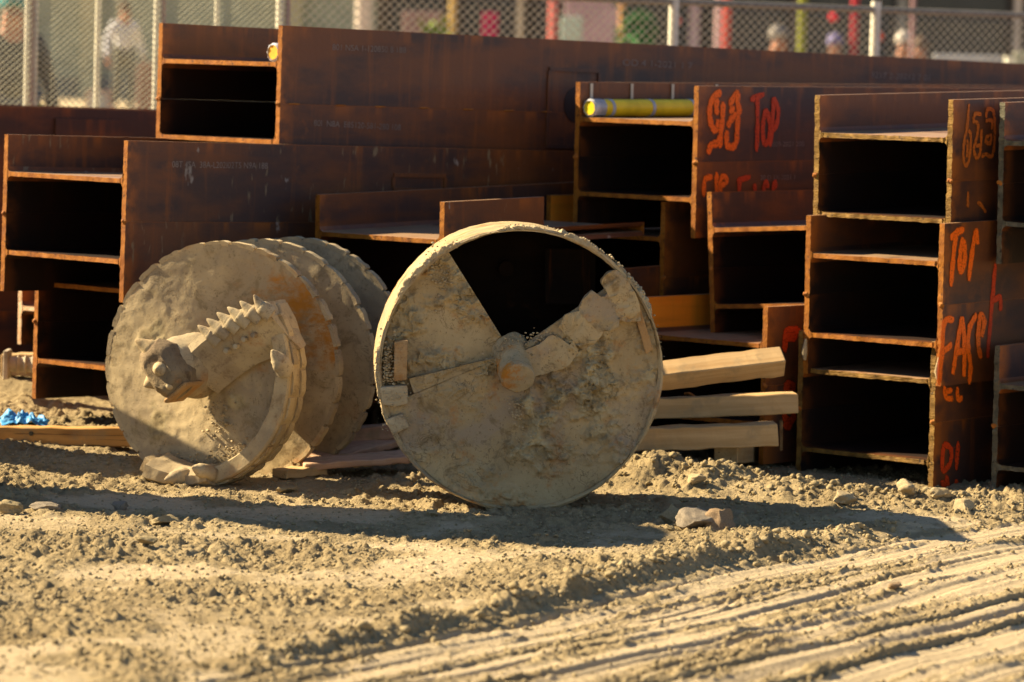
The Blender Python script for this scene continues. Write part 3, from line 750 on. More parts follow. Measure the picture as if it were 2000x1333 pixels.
spray(r1, [Z7([(497, 110), (480, 300), (455, 430), (447, 560), (466, 640), (495, 590), (512, 430), (505, 350), (490, 340)]), Z7([(483, 420), (478, 560)]),
           Z7([(598, 195), (548, 190), (535, 250), (572, 280), (560, 400), (535, 500), (565, 575), (595, 500), (602, 330)]), Z7([(560, 470), (590, 460)]),
           Z7([(640, 215), (655, 150), (705, 170), (716, 300), (712, 450), (690, 560), (640, 540), (605, 560)]), Z7([(640, 250), (690, 250), (690, 320)]), Z7([(640, 390), (680, 380), (675, 440), (640, 440), (640, 390)])], M['spray_dull'], 0.011)
spray(r1, [Z7([(488, 870), (486, 1000)]), Z7([(570, 960), (600, 980), (640, 1040)])], M['spray_dull'], 0.010)
spray(r2, [Z8([(182, 108), (205, 85), (240, 68)]), Z8([(204, 95), (192, 200), (182, 325)]), Z8([(235, 112), (222, 200), (222, 255), (236, 250), (246, 190), (240, 120)]), Z8([(300, 70), (282, 150), (264, 300)]), Z8([(296, 75), (304, 130)])], M['spray'], 0.018)
spray(r2, [Z8([(192, 488), (152, 500), (140, 640), (127, 785)]), Z8([(142, 640), (182, 605)]), Z8([(230, 480), (208, 620), (190, 735)]), Z8([(232, 480), (244, 600), (240, 745)]), Z8([(206, 640), (240, 632)]), Z8([(296, 468), (268, 520), (258, 610), (270, 700), (264, 780)]), Z8([(322, 560), (334, 500), (318, 465), (306, 540), (308, 620), (318, 660)])], M['spray'], 0.018)
spray(r2, [Z8([(388, 230), (372, 420), (352, 660)]), Z8([(376, 400), (410, 385), (412, 440)])], M['spray_red'], 0.016)
spray(r3, [Z8([(150, 800), (160, 850), (190, 855)]), Z8([(160, 820), (185, 815)]), Z8([(210, 805), (214, 858), (232, 850)])], M['spray'], 0.014)
spray(r3, [Z8([(147, 1070), (142, 1185), (178, 1155), (182, 1090), (150, 1065)]), Z8([(215, 1060), (206, 1180)]), Z8([(138, 1240), (165, 1272), (160, 1215)]), Z8([(205, 1235), (206, 1280)])], M['spray_red'], 0.016)
spray(b9, [Z6(0 or [(0, 0), (0, 1)])] if False else [ZB([(1105, 345), (1215, 335)]), ZB([(1112, 350), (1104, 490)]), ZB([(1100, 390), (1190, 385)])], M['spray_red'], 0.022)
spray(b9, [ZB([(1105, 780), (1140, 745), (1170, 775), (1120, 795)]), ZB([(1095, 985), (1140, 1040), (1180, 985)]), ZB([(1100, 1060), (1150, 1070)])], M['spray_red'], 0.022)
# scuff of pale concrete on the end of the middle beam
mb = MB(); mb.tube([(-0.006, TF * 0.5, 0.03), (-0.010, TF * 0.5, 0.06), (-0.004, TF * 0.4, 0.12)], [0.006, 0.013, 0.005], 8)
sm = mb.mesh('cement_smear', M['mud'], 60); link('cement_smear', sm, r2); link('cement_smear', sm, r2, (0, 0.709 - TF, 0.03))
# ------------------------------------------------------------------ helical auger (left)
def cone_tooth(mb, base, d, r=0.022, ls=0.05, lc=0.055, n=12):
    d = Vector(d).normalized(); b = Vector(base)
    mb.tube([b, b + d * ls, b + d * (ls + 0.004), b + d * (ls + lc * 0.55), b + d * (ls + lc * 0.92), b + d * (ls + lc)], [r * 1.25, r * 1.15, r, r * 0.66, r * 0.26, r * 0.05], n)
TH = R(26)
RA = 0.480; PITCHA = 0.29; A0 = R(31)
ca = survey(379, 714, 15.36)
auger = thing('helical_auger', 'mud caked helical auger lying on its side with toothed cutting bar and pilot bit', 'drill auger', (ca.x, ca.y, ca.z), (0, R(-1.2), -TH))
NA, NR = 620, 52
TURN = 3.05
aa = np.linspace(0, TURN * 2 * np.pi, NA); rr_ = np.linspace(0.065, RA, NR)
AG, RG = np.meshgrid(aa, rr_, indexing='ij')
PH = A0 - AG
def dep(a):
    t = np.asarray(a) / (2 * np.pi)
    return PITCHA * t - 0.05 * np.sin(np.pi * np.clip(t, 0, 1))
def hel(off, bump):
    X = RG * np.cos(PH); Z = RG * np.sin(PH)
    Yv = dep(AG) + off
    mud = np.zeros_like(X)
    if bump:
        s = RG * PH
        m = sstep(gnoise(X * 4 + AG * 0.13, Z * 4, 201) + 0.5 * gnoise(X * 13, Z * 13, 202), 0.10, 0.65)
        zone = np.exp(-(((X + 0.33) / 0.13) ** 2 + ((Z + 0.12) / 0.30) ** 2)) + np.exp(-(((X - 0.02) / 0.16) ** 2 + ((Z + 0.28) / 0.12) ** 2)) + np.exp(-(((X - 0.1) / 0.12) ** 2 + ((Z + 0.18) / 0.10) ** 2)) + 0.5 * np.exp(-(((X + 0.36) / 0.1) ** 2 + ((Z - 0.18) / 0.16) ** 2))
        mud = np.clip(m * zone * 1.3, 0, 1) * (AG < 2 * np.pi)
        tex = lumps(X + 0.01 * gnoise(X * 30, Z * 30, 4), Z + 0.01 * gnoise(X * 30, Z * 30 + 7, 5), 0.03, 0.7, 0.006, 0.018, 210)
        fl = fbm(X * 9, Z * 9, 221, 4, 0.6)
        mud = mud * (1 - sstep(RG, RA - 0.05, RA - 0.02))
        Yv = Yv - mud * 0.004 * sstep(fl, 0.0, 0.07) - 0.0015 * sstep(fl, 0.25, 0.3) * (AG < 7)
        Yv = Yv - mud * (0.002 + tex * 0.75) - 0.0018 * gnoise(X * 22, Z * 22, 203) - 0.0025 * gnoise(X * 5, Z * 5, 204)
    return np.stack([X, Yv, Z], -1), mud
front, mudv = hel(0.0, True); back, _ = hel(0.028, False)
def closed_sheet(name, A, B, mat_, attrA=None):
    """two height grids joined round their rim into one solid plate"""
    na, nr = A.shape[:2]; V = np.concatenate([A.reshape(-1, 3), B.reshape(-1, 3)]); o2 = na * nr
    i = np.arange(na * nr).reshape(na, nr)
    f1 = np.stack([i[:-1, :-1], i[:-1, 1:], i[1:, 1:], i[1:, :-1]], -1).reshape(-1, 4)
    f2 = f1[:, ::-1] + o2
    loop = np.concatenate([i[0, :], i[1:, -1], i[-1, -2::-1], i[-2:0:-1, 0]]); l2 = np.roll(loop, -1)
    f3 = np.stack([loop, loop + o2, l2 + o2, l2], -1)
    F = np.concatenate([f1, f2, f3])
    me = bpy.data.meshes.new(name)
    me.vertices.add(len(V)); me.vertices.foreach_set('co', V.astype(np.float32).ravel())
    me.loops.add(F.size); me.loops.foreach_set('vertex_index', F.ravel().astype(np.int32))
    me.polygons.add(len(F)); me.polygons.foreach_set('loop_start', np.arange(0, F.size, 4, dtype=np.int32))
    me.update(calc_edges=True)
    at = me.attributes.new('mud', 'FLOAT', 'POINT')
    at.data.foreach_set('value', np.concatenate([(attrA if attrA is not None else np.zeros(na * nr)).ravel(), np.zeros(len(V) - na * nr)]).astype(np.float32))
    me.materials.append(mat_)
    fix(me, 40)
    return me
link('flighting', closed_sheet('flighting', front, back, M['auger'], mudv), auger)
mb = MB(); mb.tube([(0, -0.12, 0), (0, 0.4, 0), (0, 1.0, 0), (0, 1.62, 0)], 0.07, 24)
link('stem', mb.mesh('stem', M['tool'], 40), auger)
# hard-facing lugs welded round the flight edge
def lug_mesh(span, seed):
    rnd = random.Random(seed); v, f = [], []
    n = 6
    for k in range(n + 1):
        w = -span / 2 + span * k / n
        jr = rnd.uniform(-0.002, 0.002)
        for rad, y in ((RA - 0.006, -0.001), (RA + 0.012 + jr, -0.003), (RA + 0.013 + jr, 0.03), (RA - 0.006, 0.030)):
            e = 0.003 if k in (0, n) else 0
            v.append((rad * math.cos(w) - e, y + (PITCHA * -w / (2 * math.pi)), rad * math.sin(w)))
    for k in range(n):
        for j in range(4): f.append((k * 4 + j, k * 4 + (j + 1) % 4, (k + 1) * 4 + (j + 1) % 4, (k + 1) * 4 + j))
    f.append((0, 1, 2, 3)); f.append((n * 4 + 3, n * 4 + 2, n * 4 + 1, n * 4))
    mb = MB(); mb.add(v, f); me = mb.mesh('wear_lug', M['lug'], 30); return me
lm = [lug_mesh(0.205, 1), lug_mesh(0.19, 2), lug_mesh(0.214, 3)]
w = 0.42; k = 0; rnd = random.Random(3)
while w < TURN * 2 * math.pi - 0.1:
    y = float(dep(w))
    link('wear_lug', lm[rnd.randrange(3)], auger, (0, y, 0), (0, -(A0 - w), 0))
    w += 0.226 + rnd.uniform(-0.008, 0.012); k += 1
# cutting bar
e = Vector((math.cos(A0), 0, math.sin(A0))); nn = Vector((-math.sin(A0), 0, math.cos(A0))); fy = Vector((0, -1, 0))
secs = []
for q in range(13):
    u = q / 12; rad = 0.05 + (RA - 0.055) * u
    curve = 0.028 * math.sin(u * math.pi)
    c = e * rad + nn * curve
    hgt = 0.165 - 0.02 * u
    ramp = 0.155 + 0.03 * u
    secs.append([c + nn * 0.035 + fy * (hgt - 0.012), c + nn * 0.000 + fy * hgt, c - nn * (0.03) + fy * (hgt - 0.022), c - nn * ramp * 0.7 + fy * (hgt * 0.45), c - nn * ramp + fy * (0.02), c - nn * ramp * 0.9 - fy * 0.03, c + nn * 0.035 - fy * 0.05])
mb = MB(); v = [p for s in secs for p in s]; f = []
for q in range(12):
    for j in range(7): f.append((q * 7 + j, q * 7 + (j + 1) % 7, (q + 1) * 7 + (j + 1) % 7, (q + 1) * 7 + j))
f += [tuple(range(7)), tuple(12 * 7 + j for j in range(6, -1, -1))]
mb.add(v, f); bar = link('cutting_bar', roughen(mb.mesh('cutting_bar', M['tool'], 42), 0.005, 14, 2, 0.02, 1.0, 40), auger)
for q in range(4):
    u = 0.42 + 0.11 * q; c = e * (0.05 + (RA - 0.055) * u) - nn * (0.052 + 0.006 * (q % 2)) + fy * 0.128
    mb = MB(); mb.tube([c - fy * 0.02, c + fy * 0.004, c + fy * 0.006], [0.012, 0.011, 0.007], 10)
    link('bolt', mb.mesh('bolt', M['tool'], 40), bar)
tooth_dir = (nn * 0.86 - e * 0.30 + fy * 0.34)
for q, u in enumerate((0.36, 0.475, 0.60, 0.725, 0.855, 0.975)):
    c = e * (0.05 + (RA - 0.055) * u) + nn * (0.005 + 0.028 * math.sin(u * math.pi)) + fy * 0.150
    td = tooth_dir + e * (0.45 * max(0, u - 0.8) / 0.2)
    c = c - fy * 0.02; hb = MB(); hb.tube([c - tooth_dir * 0.04, c, c + tooth_dir * 0.016, c + tooth_dir * 0.022], [0.033, 0.032, 0.027, 0.02], 12)
    hd = link('tooth_holder', roughen(hb.mesh('tooth_holder', M['tool'], 40), 0.003, 24, 2, 0.014, q * 3.1, 40), auger)
    tb = MB(); cone_tooth(tb, c + tooth_dir * 0.010, td, 0.021, 0.010, 0.050)
    link('tooth', tb.mesh('tooth', M['tool'], 45), hd)
# curved guard wall round the right and lower rim
ng = 46; v, f = [], []
for q in range(ng + 1):
    w = A0 + R(2) - R(150) * q / ng
    dp = float(dep(A0 - w)) + 0.03
    hi = 0.085 * min(1, (q + 3) / 8) * (1 - 0.25 * q / ng)
    for rad, y in ((RA - 0.062, dp), (RA - 0.062, -hi + 0.004), (RA - 0.058, -hi), (RA - 0.004, -hi), (RA + 0.003, -hi + 0.008), (RA + 0.004, dp + 0.01)):
        v.append((rad * math.cos(w), y, rad * math.sin(w)))
for q in range(ng):
    for j in range(6): f.append((q * 6 + j, q * 6 + (j + 1) % 6, (q + 1) * 6 + (j + 1) % 6, (q + 1) * 6 + j))
f += [tuple(range(6)), tuple(ng * 6 + j for j in range(5, -1, -1))]
mb = MB(); mb.add(v, f); guard = link('rim_guard', roughen(mb.mesh('rim_guard', M['lug'], 50), 0.0028, 18, 2, 0.018, 2.0, 32), auger)
GUARD = True
def knob(px, py, dy, d, r, mat_='tool', lc=0.06):
    """tooth in its round socket; px,py on the face, dy in front of the face plane"""
    x = (px - 386 + dy * 214) / 440; z = (714 - py) / 489
    d = Vector(d).normalized()
    hb = MB(); c = Vector((x, -dy, z)); hb.tube([c - d * 0.07, c - d * 0.05, c - d * 0.012, c], [r * 1.2, r * 1.4, r * 1.35, r * 1.1], 14)
    hd = link('tooth_holder', roughen(hb.mesh('tooth_holder', M[mat_], 50), 0.006, 22, 2, 0.014, px * 0.1, 40), auger)
    tb = MB(); cone_tooth(tb, c - d * 0.005, d, r, 0.012, lc); link('tooth', tb.mesh('tooth', M['tool'], 45), hd)
knob(562, 690, 0.14, (-0.25, -0.6, 0.75), 0.027, lc=0.045)
knob(405, 912, 0.13, (-0.35, -0.85, 0.3), 0.023, lc=0.035)
knob(352, 930, 0.14, (-0.45, -0.8, -0.15), 0.022, lc=0.035)
# lower cutter: a chunky wedge along the bottom of the rim
v, f = [], []; nq = 12
for q in range(nq + 1):
    w = R(-74) - R(36) * q / nq; u = q / nq
    hi = 0.115 + 0.02 * u; rin = RA - 0.075 - 0.02 * u
    for rad, y in ((rin, 0.02), (rin + 0.01, -hi * 0.55), (rin + 0.035, -hi), (RA - 0.012, -hi), (RA + 0.008, -hi * 0.7), (RA + 0.010, 0.05)):
        v.append((rad * math.cos(w), y, rad * math.sin(w)))
for q in range(nq):
    for j in range(6): f.append((q * 6 + j, q * 6 + (j + 1) % 6, (q + 1) * 6 + (j + 1) % 6, (q + 1) * 6 + j))
f += [tuple(range(6)), tuple(nq * 6 + j for j in range(5, -1, -1))]
mb = MB(); mb.add(v, f); link('lower_cutter', roughen(mb.mesh('lower_cutter', M['lug']), 0.007, 14, 2, 0.02, 3.0, 40), auger)
for q in range(9):
    w = 0.16 + 0.235 * q
    if w < 2.3: link('wear_lug', lm[q % 3], auger, (0, -0.062 + 0.03 * (w / 2.4), 0), (0, -(A0 - w), 0))
# pilot bit
hub = MB(); hub.tube([(0, 0.02, 0), (0, -0.10, 0), (-0.005, -0.17, 0.0), (-0.008, -0.20, 0)], [0.135, 0.122, 0.105, 0.09], 22)
link('hub', roughen(hub.mesh('hub', M['tool'], 50), 0.006, 13, 2, 0.02, 4.0, 45), auger)
ax = (Vector((0.0, -1, 0.0))).normalized()
pb = MB(); e2 = Vector((0.62, 0, -0.78)); n2 = Vector((0.78, 0, 0.62))
sec = []
for s_, (wl_, wn_) in enumerate(((0.115, 0.085), (0.125, 0.085), (0.105, 0.07), (0.075, 0.048))):
    o = ax * (0.16 + (0, 0.05, 0.10, 0.125)[s_]) + e2 * 0.005
    for k in range(12):
        w = 2 * math.pi * k / 12; cx, cy = math.cos(w), math.sin(w)
        sq = (abs(cx) ** 4 + abs(cy) ** 4) ** -0.25
        sec.append(o + e2 * (cx * sq * wl_) + n2 * (cy * sq * wn_))
f = [(a * 12 + k, a * 12 + (k + 1) % 12, (a + 1) * 12 + (k + 1) % 12, (a + 1) * 12 + k) for a in range(3) for k in range(12)]
f += [tuple(range(11, -1, -1)), tuple(36 + k for k in range(12))]
pb.add(sec, f)
pilot = link('pilot_bit', roughen(pb.mesh('pilot_bit', M['pilot'], 45), 0.006, 13, 3, 0.02, 5.0, 40), auger)
for (o, d, r_, lc) in ((-e2 * 0.10 + ax * 0.235, -e2 * 0.7 + ax * 0.55 + Vector((-0.3, 0, 0)), 0.030, 0.055), (e2 * 0.005 - n2 * 0.075 + ax * 0.22, -n2 * 0.8 + ax * 0.6, 0.027, 0.03),
                       (e2 * 0.005 + n2 * 0.01 + ax * 0.275, ax + n2 * 0.15, 0.025, 0.028), (e2 * 0.075 + ax * 0.26, ax + e2 * 0.4, 0.02, 0.02)):
    tb = MB(); cone_tooth(tb, o, d, r_, 0.014, lc); link('tooth', tb.mesh('tooth', M['lug'], 45), pilot)
mb = MB(); mb.box(e2 * 0.115 + ax * 0.20, (0.02, 0.14, 0.13), Matrix((e2, -ax, n2)).transposed())
link('side_cutter', bevel_mesh(mb.mesh('side_cutter', M['bucket_rust']), 0.008), pilot)

# ------------------------------------------------------------------ round drilling bucket (right)
RB = 0.545; YB = 14.62
cb = survey(1016, 723, YB)
THB = R(-3.5)
bucket = thing('drilling_bucket', 'large round drilling bucket standing on edge, mud crusted with an open wedge and stepped teeth', 'drilling bucket', (cb.x, cb.y, cb.z), (0, R(-1.0), -THB))
PB = 513.0
L2 = lambda px, py: ((px - 1016) / PB, (723 - py) / PB)
def rim_r(w): return RB
na = 160; v, f = [], []
prof = ((RB - 0.016, 0.0), (RB - 0.008, -0.010), (RB, -0.004), (RB + 0.001, 0.06), (RB - 0.002, 0.62), (RB - 0.014, 0.62), (RB - 0.016, 0.06))
rnd = random.Random(9)
for q in range(na):
    w = 2 * math.pi * q / na
    for j, (rad, y) in enumerate(prof):
        jr = 0.003 * math.sin(5 * w + j) + rnd.uniform(-0.0012, 0.0012)
        v.append(((rad + jr) * math.cos(w), y + 0.002 * math.sin(7 * w), (rad + jr) * math.sin(w)))
npf = len(prof)
for q in range(na):
    q2 = (q + 1) % na
    for j in range(npf): f.append((q * npf + j, q * npf + (j + 1) % npf, q2 * npf + (j + 1) % npf, q2 * npf + j))
mb = MB(); mb.add(v, f); link('outer_ring', mb.mesh('outer_ring', M['bucket'], 40), bucket)
def sector_plate(name, O, w0, w1, rmax, y0, thick, seed, mat_, amp=0.012, cut=None, r0=0.0, nw=150, nr=90, mudgain=1.0, mudzone=None):
    W = np.linspace(w0, w1, nw); T = np.linspace(r0, 1, nr)
    ox, oz = O
    # distance from O along W to the circle rmax about the centre
    dx, dz = np.cos(W), np.sin(W)
    b_ = ox * dx + oz * dz; cc = ox * ox + oz * oz - rmax * rmax
    ext = -b_ + np.sqrt(np.maximum(b_ * b_ - cc, 0))
    if cut is not None: ext = cut(W, ext)
    X = ox + T[None, :] * ext[:, None] * dx[:, None]; Z = oz + T[None, :] * ext[:, None] * dz[:, None]
    m = sstep(fbm(X * 5.5, Z * 5.5, seed, 4, 0.55), -0.28, 0.5)
    if mudzone is not None: m = m * mudzone(X, Z)
    tex = lumps(X + 0.012 * gnoise(X * 25, Z * 25, seed + 3), Z + 0.012 * gnoise(X * 25, Z * 25, seed + 4), 0.035, 0.6, 0.006, 0.019, seed + 7)
    Yf = y0 - amp * m * (0.35 + 0.9 * np.abs(gnoise(X * 9, Z * 9, seed + 1)) + 0.5 * np.abs(gnoise(X * 21, Z * 21, seed + 8))) - m * tex * 0.8 * mudgain - 0.008 * fbm(X * 30, Z * 30, seed + 2, 3, 0.6) * m - 0.003 * gnoise(X * 4, Z * 4, seed + 5)
    fl = fbm(X * 8, Z * 8, seed + 11, 4, 0.6); fl2 = fbm(X * 17 + 4, Z * 17, seed + 13, 3, 0.6)
    Yf = Yf - m * (0.011 * sstep(fl, 0.02, 0.09) + 0.007 * sstep(fl2, 0.05, 0.12))
    A = np.stack([X, Yf, Z], -1); B = np.stack([X, np.full_like(X, y0 + thick), Z], -1)
    return link(name, closed_sheet(name, A, B, mat_, m * 0.55 * mudgain), bucket)
RF = RB - 0.015
def low_cut(W, ext):
    wd = np.degrees(W) % 360
    return np.where((wd > 150) & (wd < 203), np.minimum(ext, 0.405), ext)
lz = lambda X, Z: 0.35 + 0.9 * np.exp(-(((X - 0.12) / 0.42) ** 2 + ((Z + 0.1) / 0.30) ** 2)) - 0.5 * np.exp(-(((X + 0.28) / 0.16) ** 2 + ((Z + 0.17) / 0.10) ** 2))
sector_plate('bottom_plate', L2(1000, 690), R(194.5), R(395), RF, 0.012, 0.03, 401, M['bucket'], 0.024, cut=low_cut, nw=430, nr=190, mudzone=lz)
sector_plate('fixed_plate', L2(988, 672), R(122.5), R(226), RF, 0.050, 0.03, 431, M['bucket'], 0.018, nw=190, nr=150, mudgain=0.8)
# rust worn edge of the fixed plate along the opening
p0, p1 = L2(985, 668), L2(878, 505)
mb = MB(); mb.prism([p0, (p0[0] - 0.012, p0[1] + 0.004), (p1[0] - 0.035, p1[1] - 0.012), p1, (p1[0] + 0.03, p1[1] - 0.055)], 0.045, 0.086); link('plate_edge', bevel_mesh(mb.mesh('plate_edge', M['bucket_rust']), 0.003), bucket)
# stepped tooth pockets on the right side of the opening
S5 = lambda pts: [L2(1000 + x / 4.597, 430 + y / 4.597) for x, y in pts]
POCKETS = [[(0, 1160), (120, 1165), (240, 1110), (345, 1020), (420, 1055), (515, 1115), (545, 1070), (600, 1180), (480, 1330), (200, 1400), (20, 1380)],
           [(415, 955), (470, 845), (600, 800), (780, 840), (830, 1000), (660, 1190), (540, 1075), (450, 990)],
           [(585, 800), (640, 690), (715, 620), (800, 690), (845, 640), (960, 700), (960, 950), (780, 1010)],
           [(785, 545), (850, 455), (930, 435), (1010, 500), (1130, 690), (1160, 900), (960, 900), (850, 640)]]
for k, P in enumerate(POCKETS):
    poly = S5(P); n_ = len(poly)
    # outline smoothed once
    sm_ = []
    for i in range(n_):
        a, b = Vector(poly[i]), Vector(poly[(i + 1) % n_])
        for u in (0.0, 0.25, 0.5, 0.75): sm_.append(a.lerp(b, u))
    sm_ = [(sm_[i - 1] + sm_[i] * 3 + sm_[(i + 1) % len(sm_)]) / 5 for i in range(len(sm_))]
    bm = bmesh.new(); vs0 = [bm.verts.new((p.x, -0.020 - 0.0015 * k, p.y)) for p in sm_]
    face = bm.faces.new(vs0)
    ex = bmesh.ops.extrude_face_region(bm, geom=[face]); bmesh.ops.translate(bm, verts=[g for g in ex['geom'] if isinstance(g, bmesh.types.BMVert)], vec=(0, 0.055, 0))
    bmesh.ops.triangulate(bm, faces=[ff for ff in bm.faces if len(ff.verts) > 4])
    bmesh.ops.subdivide_edges(bm, edges=[e_ for e_ in bm.edges if e_.calc_length() > 0.016], cuts=3, use_grid_fill=True)
    from mathutils import noise as mn
    for v_ in bm.verts:
        q = v_.co
        fk = mn.noise(q * 14) + 0.5 * mn.noise(q * 33) + 0.3 * mn.noise(q * 70)
        v_.co.y -= (0.008 * min(1, max(0, (fk - 0.02) / 0.1)) + 0.004 * fk + 0.005 * mn.noise(q * 60)) * (1 if v_.co.y < 0 else 0)
        v_.co.x += 0.004 * mn.noise(q * 45 + Vector((5, 0, 0))); v_.co.z += 0.004 * mn.noise(q * 45 + Vector((0, 7, 0)))
    me = bpy.data.meshes.new('tooth_pocket'); bm.to_mesh(me); bm.free(); me.materials.append(M['bucket']); fix(me, 50)
    link('tooth_pocket', me, bucket)
def slab(name, poly, y0, y1, mat_, bev=0.006):
    mb = MB(); mb.prism([L2(*p) for p in poly], y0, y1); return link(name, bevel_mesh(mb.mesh(name, M[mat_]), bev, 2), bucket)
slab('wear_plate', [(769, 668), (795, 664), (793, 742), (768, 745)], -0.05, 0.03, 'bucket_rust')
slab('wear_plate', [(741, 757), (795, 752), (797, 790), (770, 796), (746, 792)], -0.035, 0.03, 'tool', 0.012)
slab('wear_plate', [(1233, 590), (1246, 586), (1276, 680), (1262, 690)], -0.02, 0.03, 'bucket_rust', 0.004)
slab('wear_plate', [(752, 822), (786, 808), (800, 835), (768, 850)], -0.03, 0.03, 'tool', 0.008)
# kelly stub
R5 = 0.066
s0 = Vector((L2(1000, 700)[0], 0.03, L2(1000, 700)[1])); sd = Vector((0.14, -0.80, -0.50)).normalized()
mb = MB(); mb.tube([s0 - sd * 0.05, s0 + sd * 0.07, s0 + sd * 0.13, s0 + sd * 0.138], [R5 * 1.15, R5, R5, R5 * 0.9], 28)
link('kelly_stub', roughen(mb.mesh('kelly_stub', M['stub'], 40), 0.009, 13, 3, 0.015, 6.0, 45), bucket)
# inside of the bucket, shade painted near-black: back plate, lining, divider and boss
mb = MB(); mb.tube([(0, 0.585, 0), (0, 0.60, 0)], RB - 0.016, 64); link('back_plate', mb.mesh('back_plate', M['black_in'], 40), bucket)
mb = MB(); mb.tube([(0, 0.05, 0), (0, 0.58, 0)], RB - 0.0175, 64, cap=False); link('shade_lining', mb.mesh('shade_lining', M['black_in'], 40), bucket)  # near-black sheet paints the shade inside the ring
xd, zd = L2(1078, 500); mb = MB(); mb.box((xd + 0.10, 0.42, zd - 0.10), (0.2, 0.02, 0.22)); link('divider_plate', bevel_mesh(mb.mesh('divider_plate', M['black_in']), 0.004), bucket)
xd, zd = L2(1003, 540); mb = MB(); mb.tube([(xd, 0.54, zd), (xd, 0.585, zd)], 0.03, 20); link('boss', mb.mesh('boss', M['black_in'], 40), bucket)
# crusts of dried mud: along the upper rim, on the left rim and on the stub
rng = np.random.default_rng(12); P = []; S = []
def rimmud(w0, w1, n, s0_, s1_, out=0.004, sp=0.012):
    for q in range(int(n * 0.3)):
        w = R(w0 + (w1 - w0) * rng.beta(2, 2)); P.append(((RB + out + rng.normal(0, sp * 0.4)) * math.cos(w), rng.uniform(-0.015, 0.05), (RB + out + rng.normal(0, sp * 0.4)) * math.sin(w))); S.append(s0_ * 0.7 + (s1_ * 0.8 - s0_ * 0.7) * rng.uniform() ** 2)
rimmud(30, 72, 420, 0.004, 0.015); rimmud(72, 100, 120, 0.003, 0.010); rimmud(112, 150, 240, 0.004, 0.015); rimmud(165, 200, 160, 0.003, 0.010); rimmud(0, 40, 120, 0.003, 0.010)
def patch(px, py, sx, sy, n, y, s0_, s1_):
    for q in range(int(n * 1.0)):
        x, z = L2(px + rng.normal(0, sx), py + rng.normal(0, sy)); P.append((x, y + rng.uniform(-0.010, 0.01), z)); S.append(s0_ * 0.7 + (s1_ * 0.75 - s0_ * 0.7) * rng.uniform() ** 2)
patch(862, 530, 16, 26, 260, 0.045, 0.004, 0.013); patch(757, 715, 9, 26, 260, 0.0, 0.004, 0.014); patch(770, 775, 16, 9, 90, -0.035, 0.003, 0.009)
patch(980, 690, 12, 16, 90, -0.03, 0.003, 0.008); patch(1022, 690, 30, 12, 160, -0.01, 0.004, 0.011); patch(1008, 800, 8, 16, 60, -0.015, 0.004, 0.012); patch(772, 832, 13, 8, 60, -0.03, 0.003, 0.008)
patch(1060, 665, 30, 10, 90, 0.0, 0.004, 0.010)
def rim_crust(w0, w1, seed, amp):
    W = np.radians(np.linspace(w0, w1, int((w1 - w0) * 5))); T = np.linspace(0, 1, 26)
    WW, TT = np.meshgrid(W, T, indexing='ij')
    s_ = WW * RB
    hgt = amp * sstep(fbm(s_ * 9, TT * 1.2, seed, 4, 0.6) + 0.35 * np.sin(np.pi * TT) - 0.12, 0.0, 0.14) * (0.5 + 0.8 * np.abs(gnoise(s_ * 38, TT * 5, seed + 3)) + 0.5 * np.abs(gnoise(s_ * 90, TT * 11, seed + 5)))
    hgt = hgt * np.sin(np.pi * TT) ** 0.3 * sstep(WW, W[0], W[0] + 0.08) * (1 - sstep(WW, W[-1] - 0.08, W[-1])) - 0.002
    rad = np.where(TT < 0.3, RB - 0.014 + 0.014 * TT / 0.3, RB) + np.where(TT < 0.3, hgt * TT / 0.3, hgt)
    y = np.where(TT < 0.3, -0.008 - hgt * (1 - TT / 0.3), -0.008 + (TT - 0.3) * 0.16)
    co = np.stack([rad * np.cos(WW), y, rad * np.sin(WW)], -1)
    me = grid_mesh('mud_crust', co, len(T), len(W), M['mud']); fix(me, 180); link('mud_crust', me, bucket)
rim_crust(22, 80, 601, 0.017); rim_crust(80, 100, 611, 0.010); rim_crust(116, 152, 621, 0.016); rim_crust(160, 206, 631, 0.009)
ox_, oz_ = L2(988, 672)
def in_opening(p):
    a_ = math.degrees(math.atan2(p[2] - oz_, p[0] - ox_)); return 36 < a_ < 124 and math.hypot(p[0], p[2]) < RB - 0.022 and math.hypot(p[0] - ox_, p[2] - oz_) > 0.03
kp = [i for i, p in enumerate(P) if not in_opening(p)]; P = [P[i] for i in kp]; S = [S[i] for i in kp]
o = scatter('dried_mud', P, S, 500, M['mud'], bucket, sub=1); o['kind'] = 'stuff'
P = []; S = []
for (x, z, sx, sz, n) in ((0.06, -0.40, 0.12, 0.022, 260), (0.20, -0.36, 0.05, 0.03, 160), (0.10, -0.20, 0.04, 0.06, 110), (-0.16, -0.40, 0.03, 0.03, 60)):
    for q in range(n):
        a, b = x + rng.normal(0, sx), z + rng.normal(0, sz)
        rad = math.hypot(a, b)
        if rad > RA - 0.04: continue
        w = (A0 - math.atan2(b, a)) % (2 * math.pi); P.append((a, float(dep(w)) - 0.006 - abs(rng.normal(0, 0.012)), b)); S.append(0.0025 + 0.008 * rng.uniform() ** 2)
o = scatter('dried_mud', P, S, 520, M['mud'], auger, sub=1); o['kind'] = 'stuff'
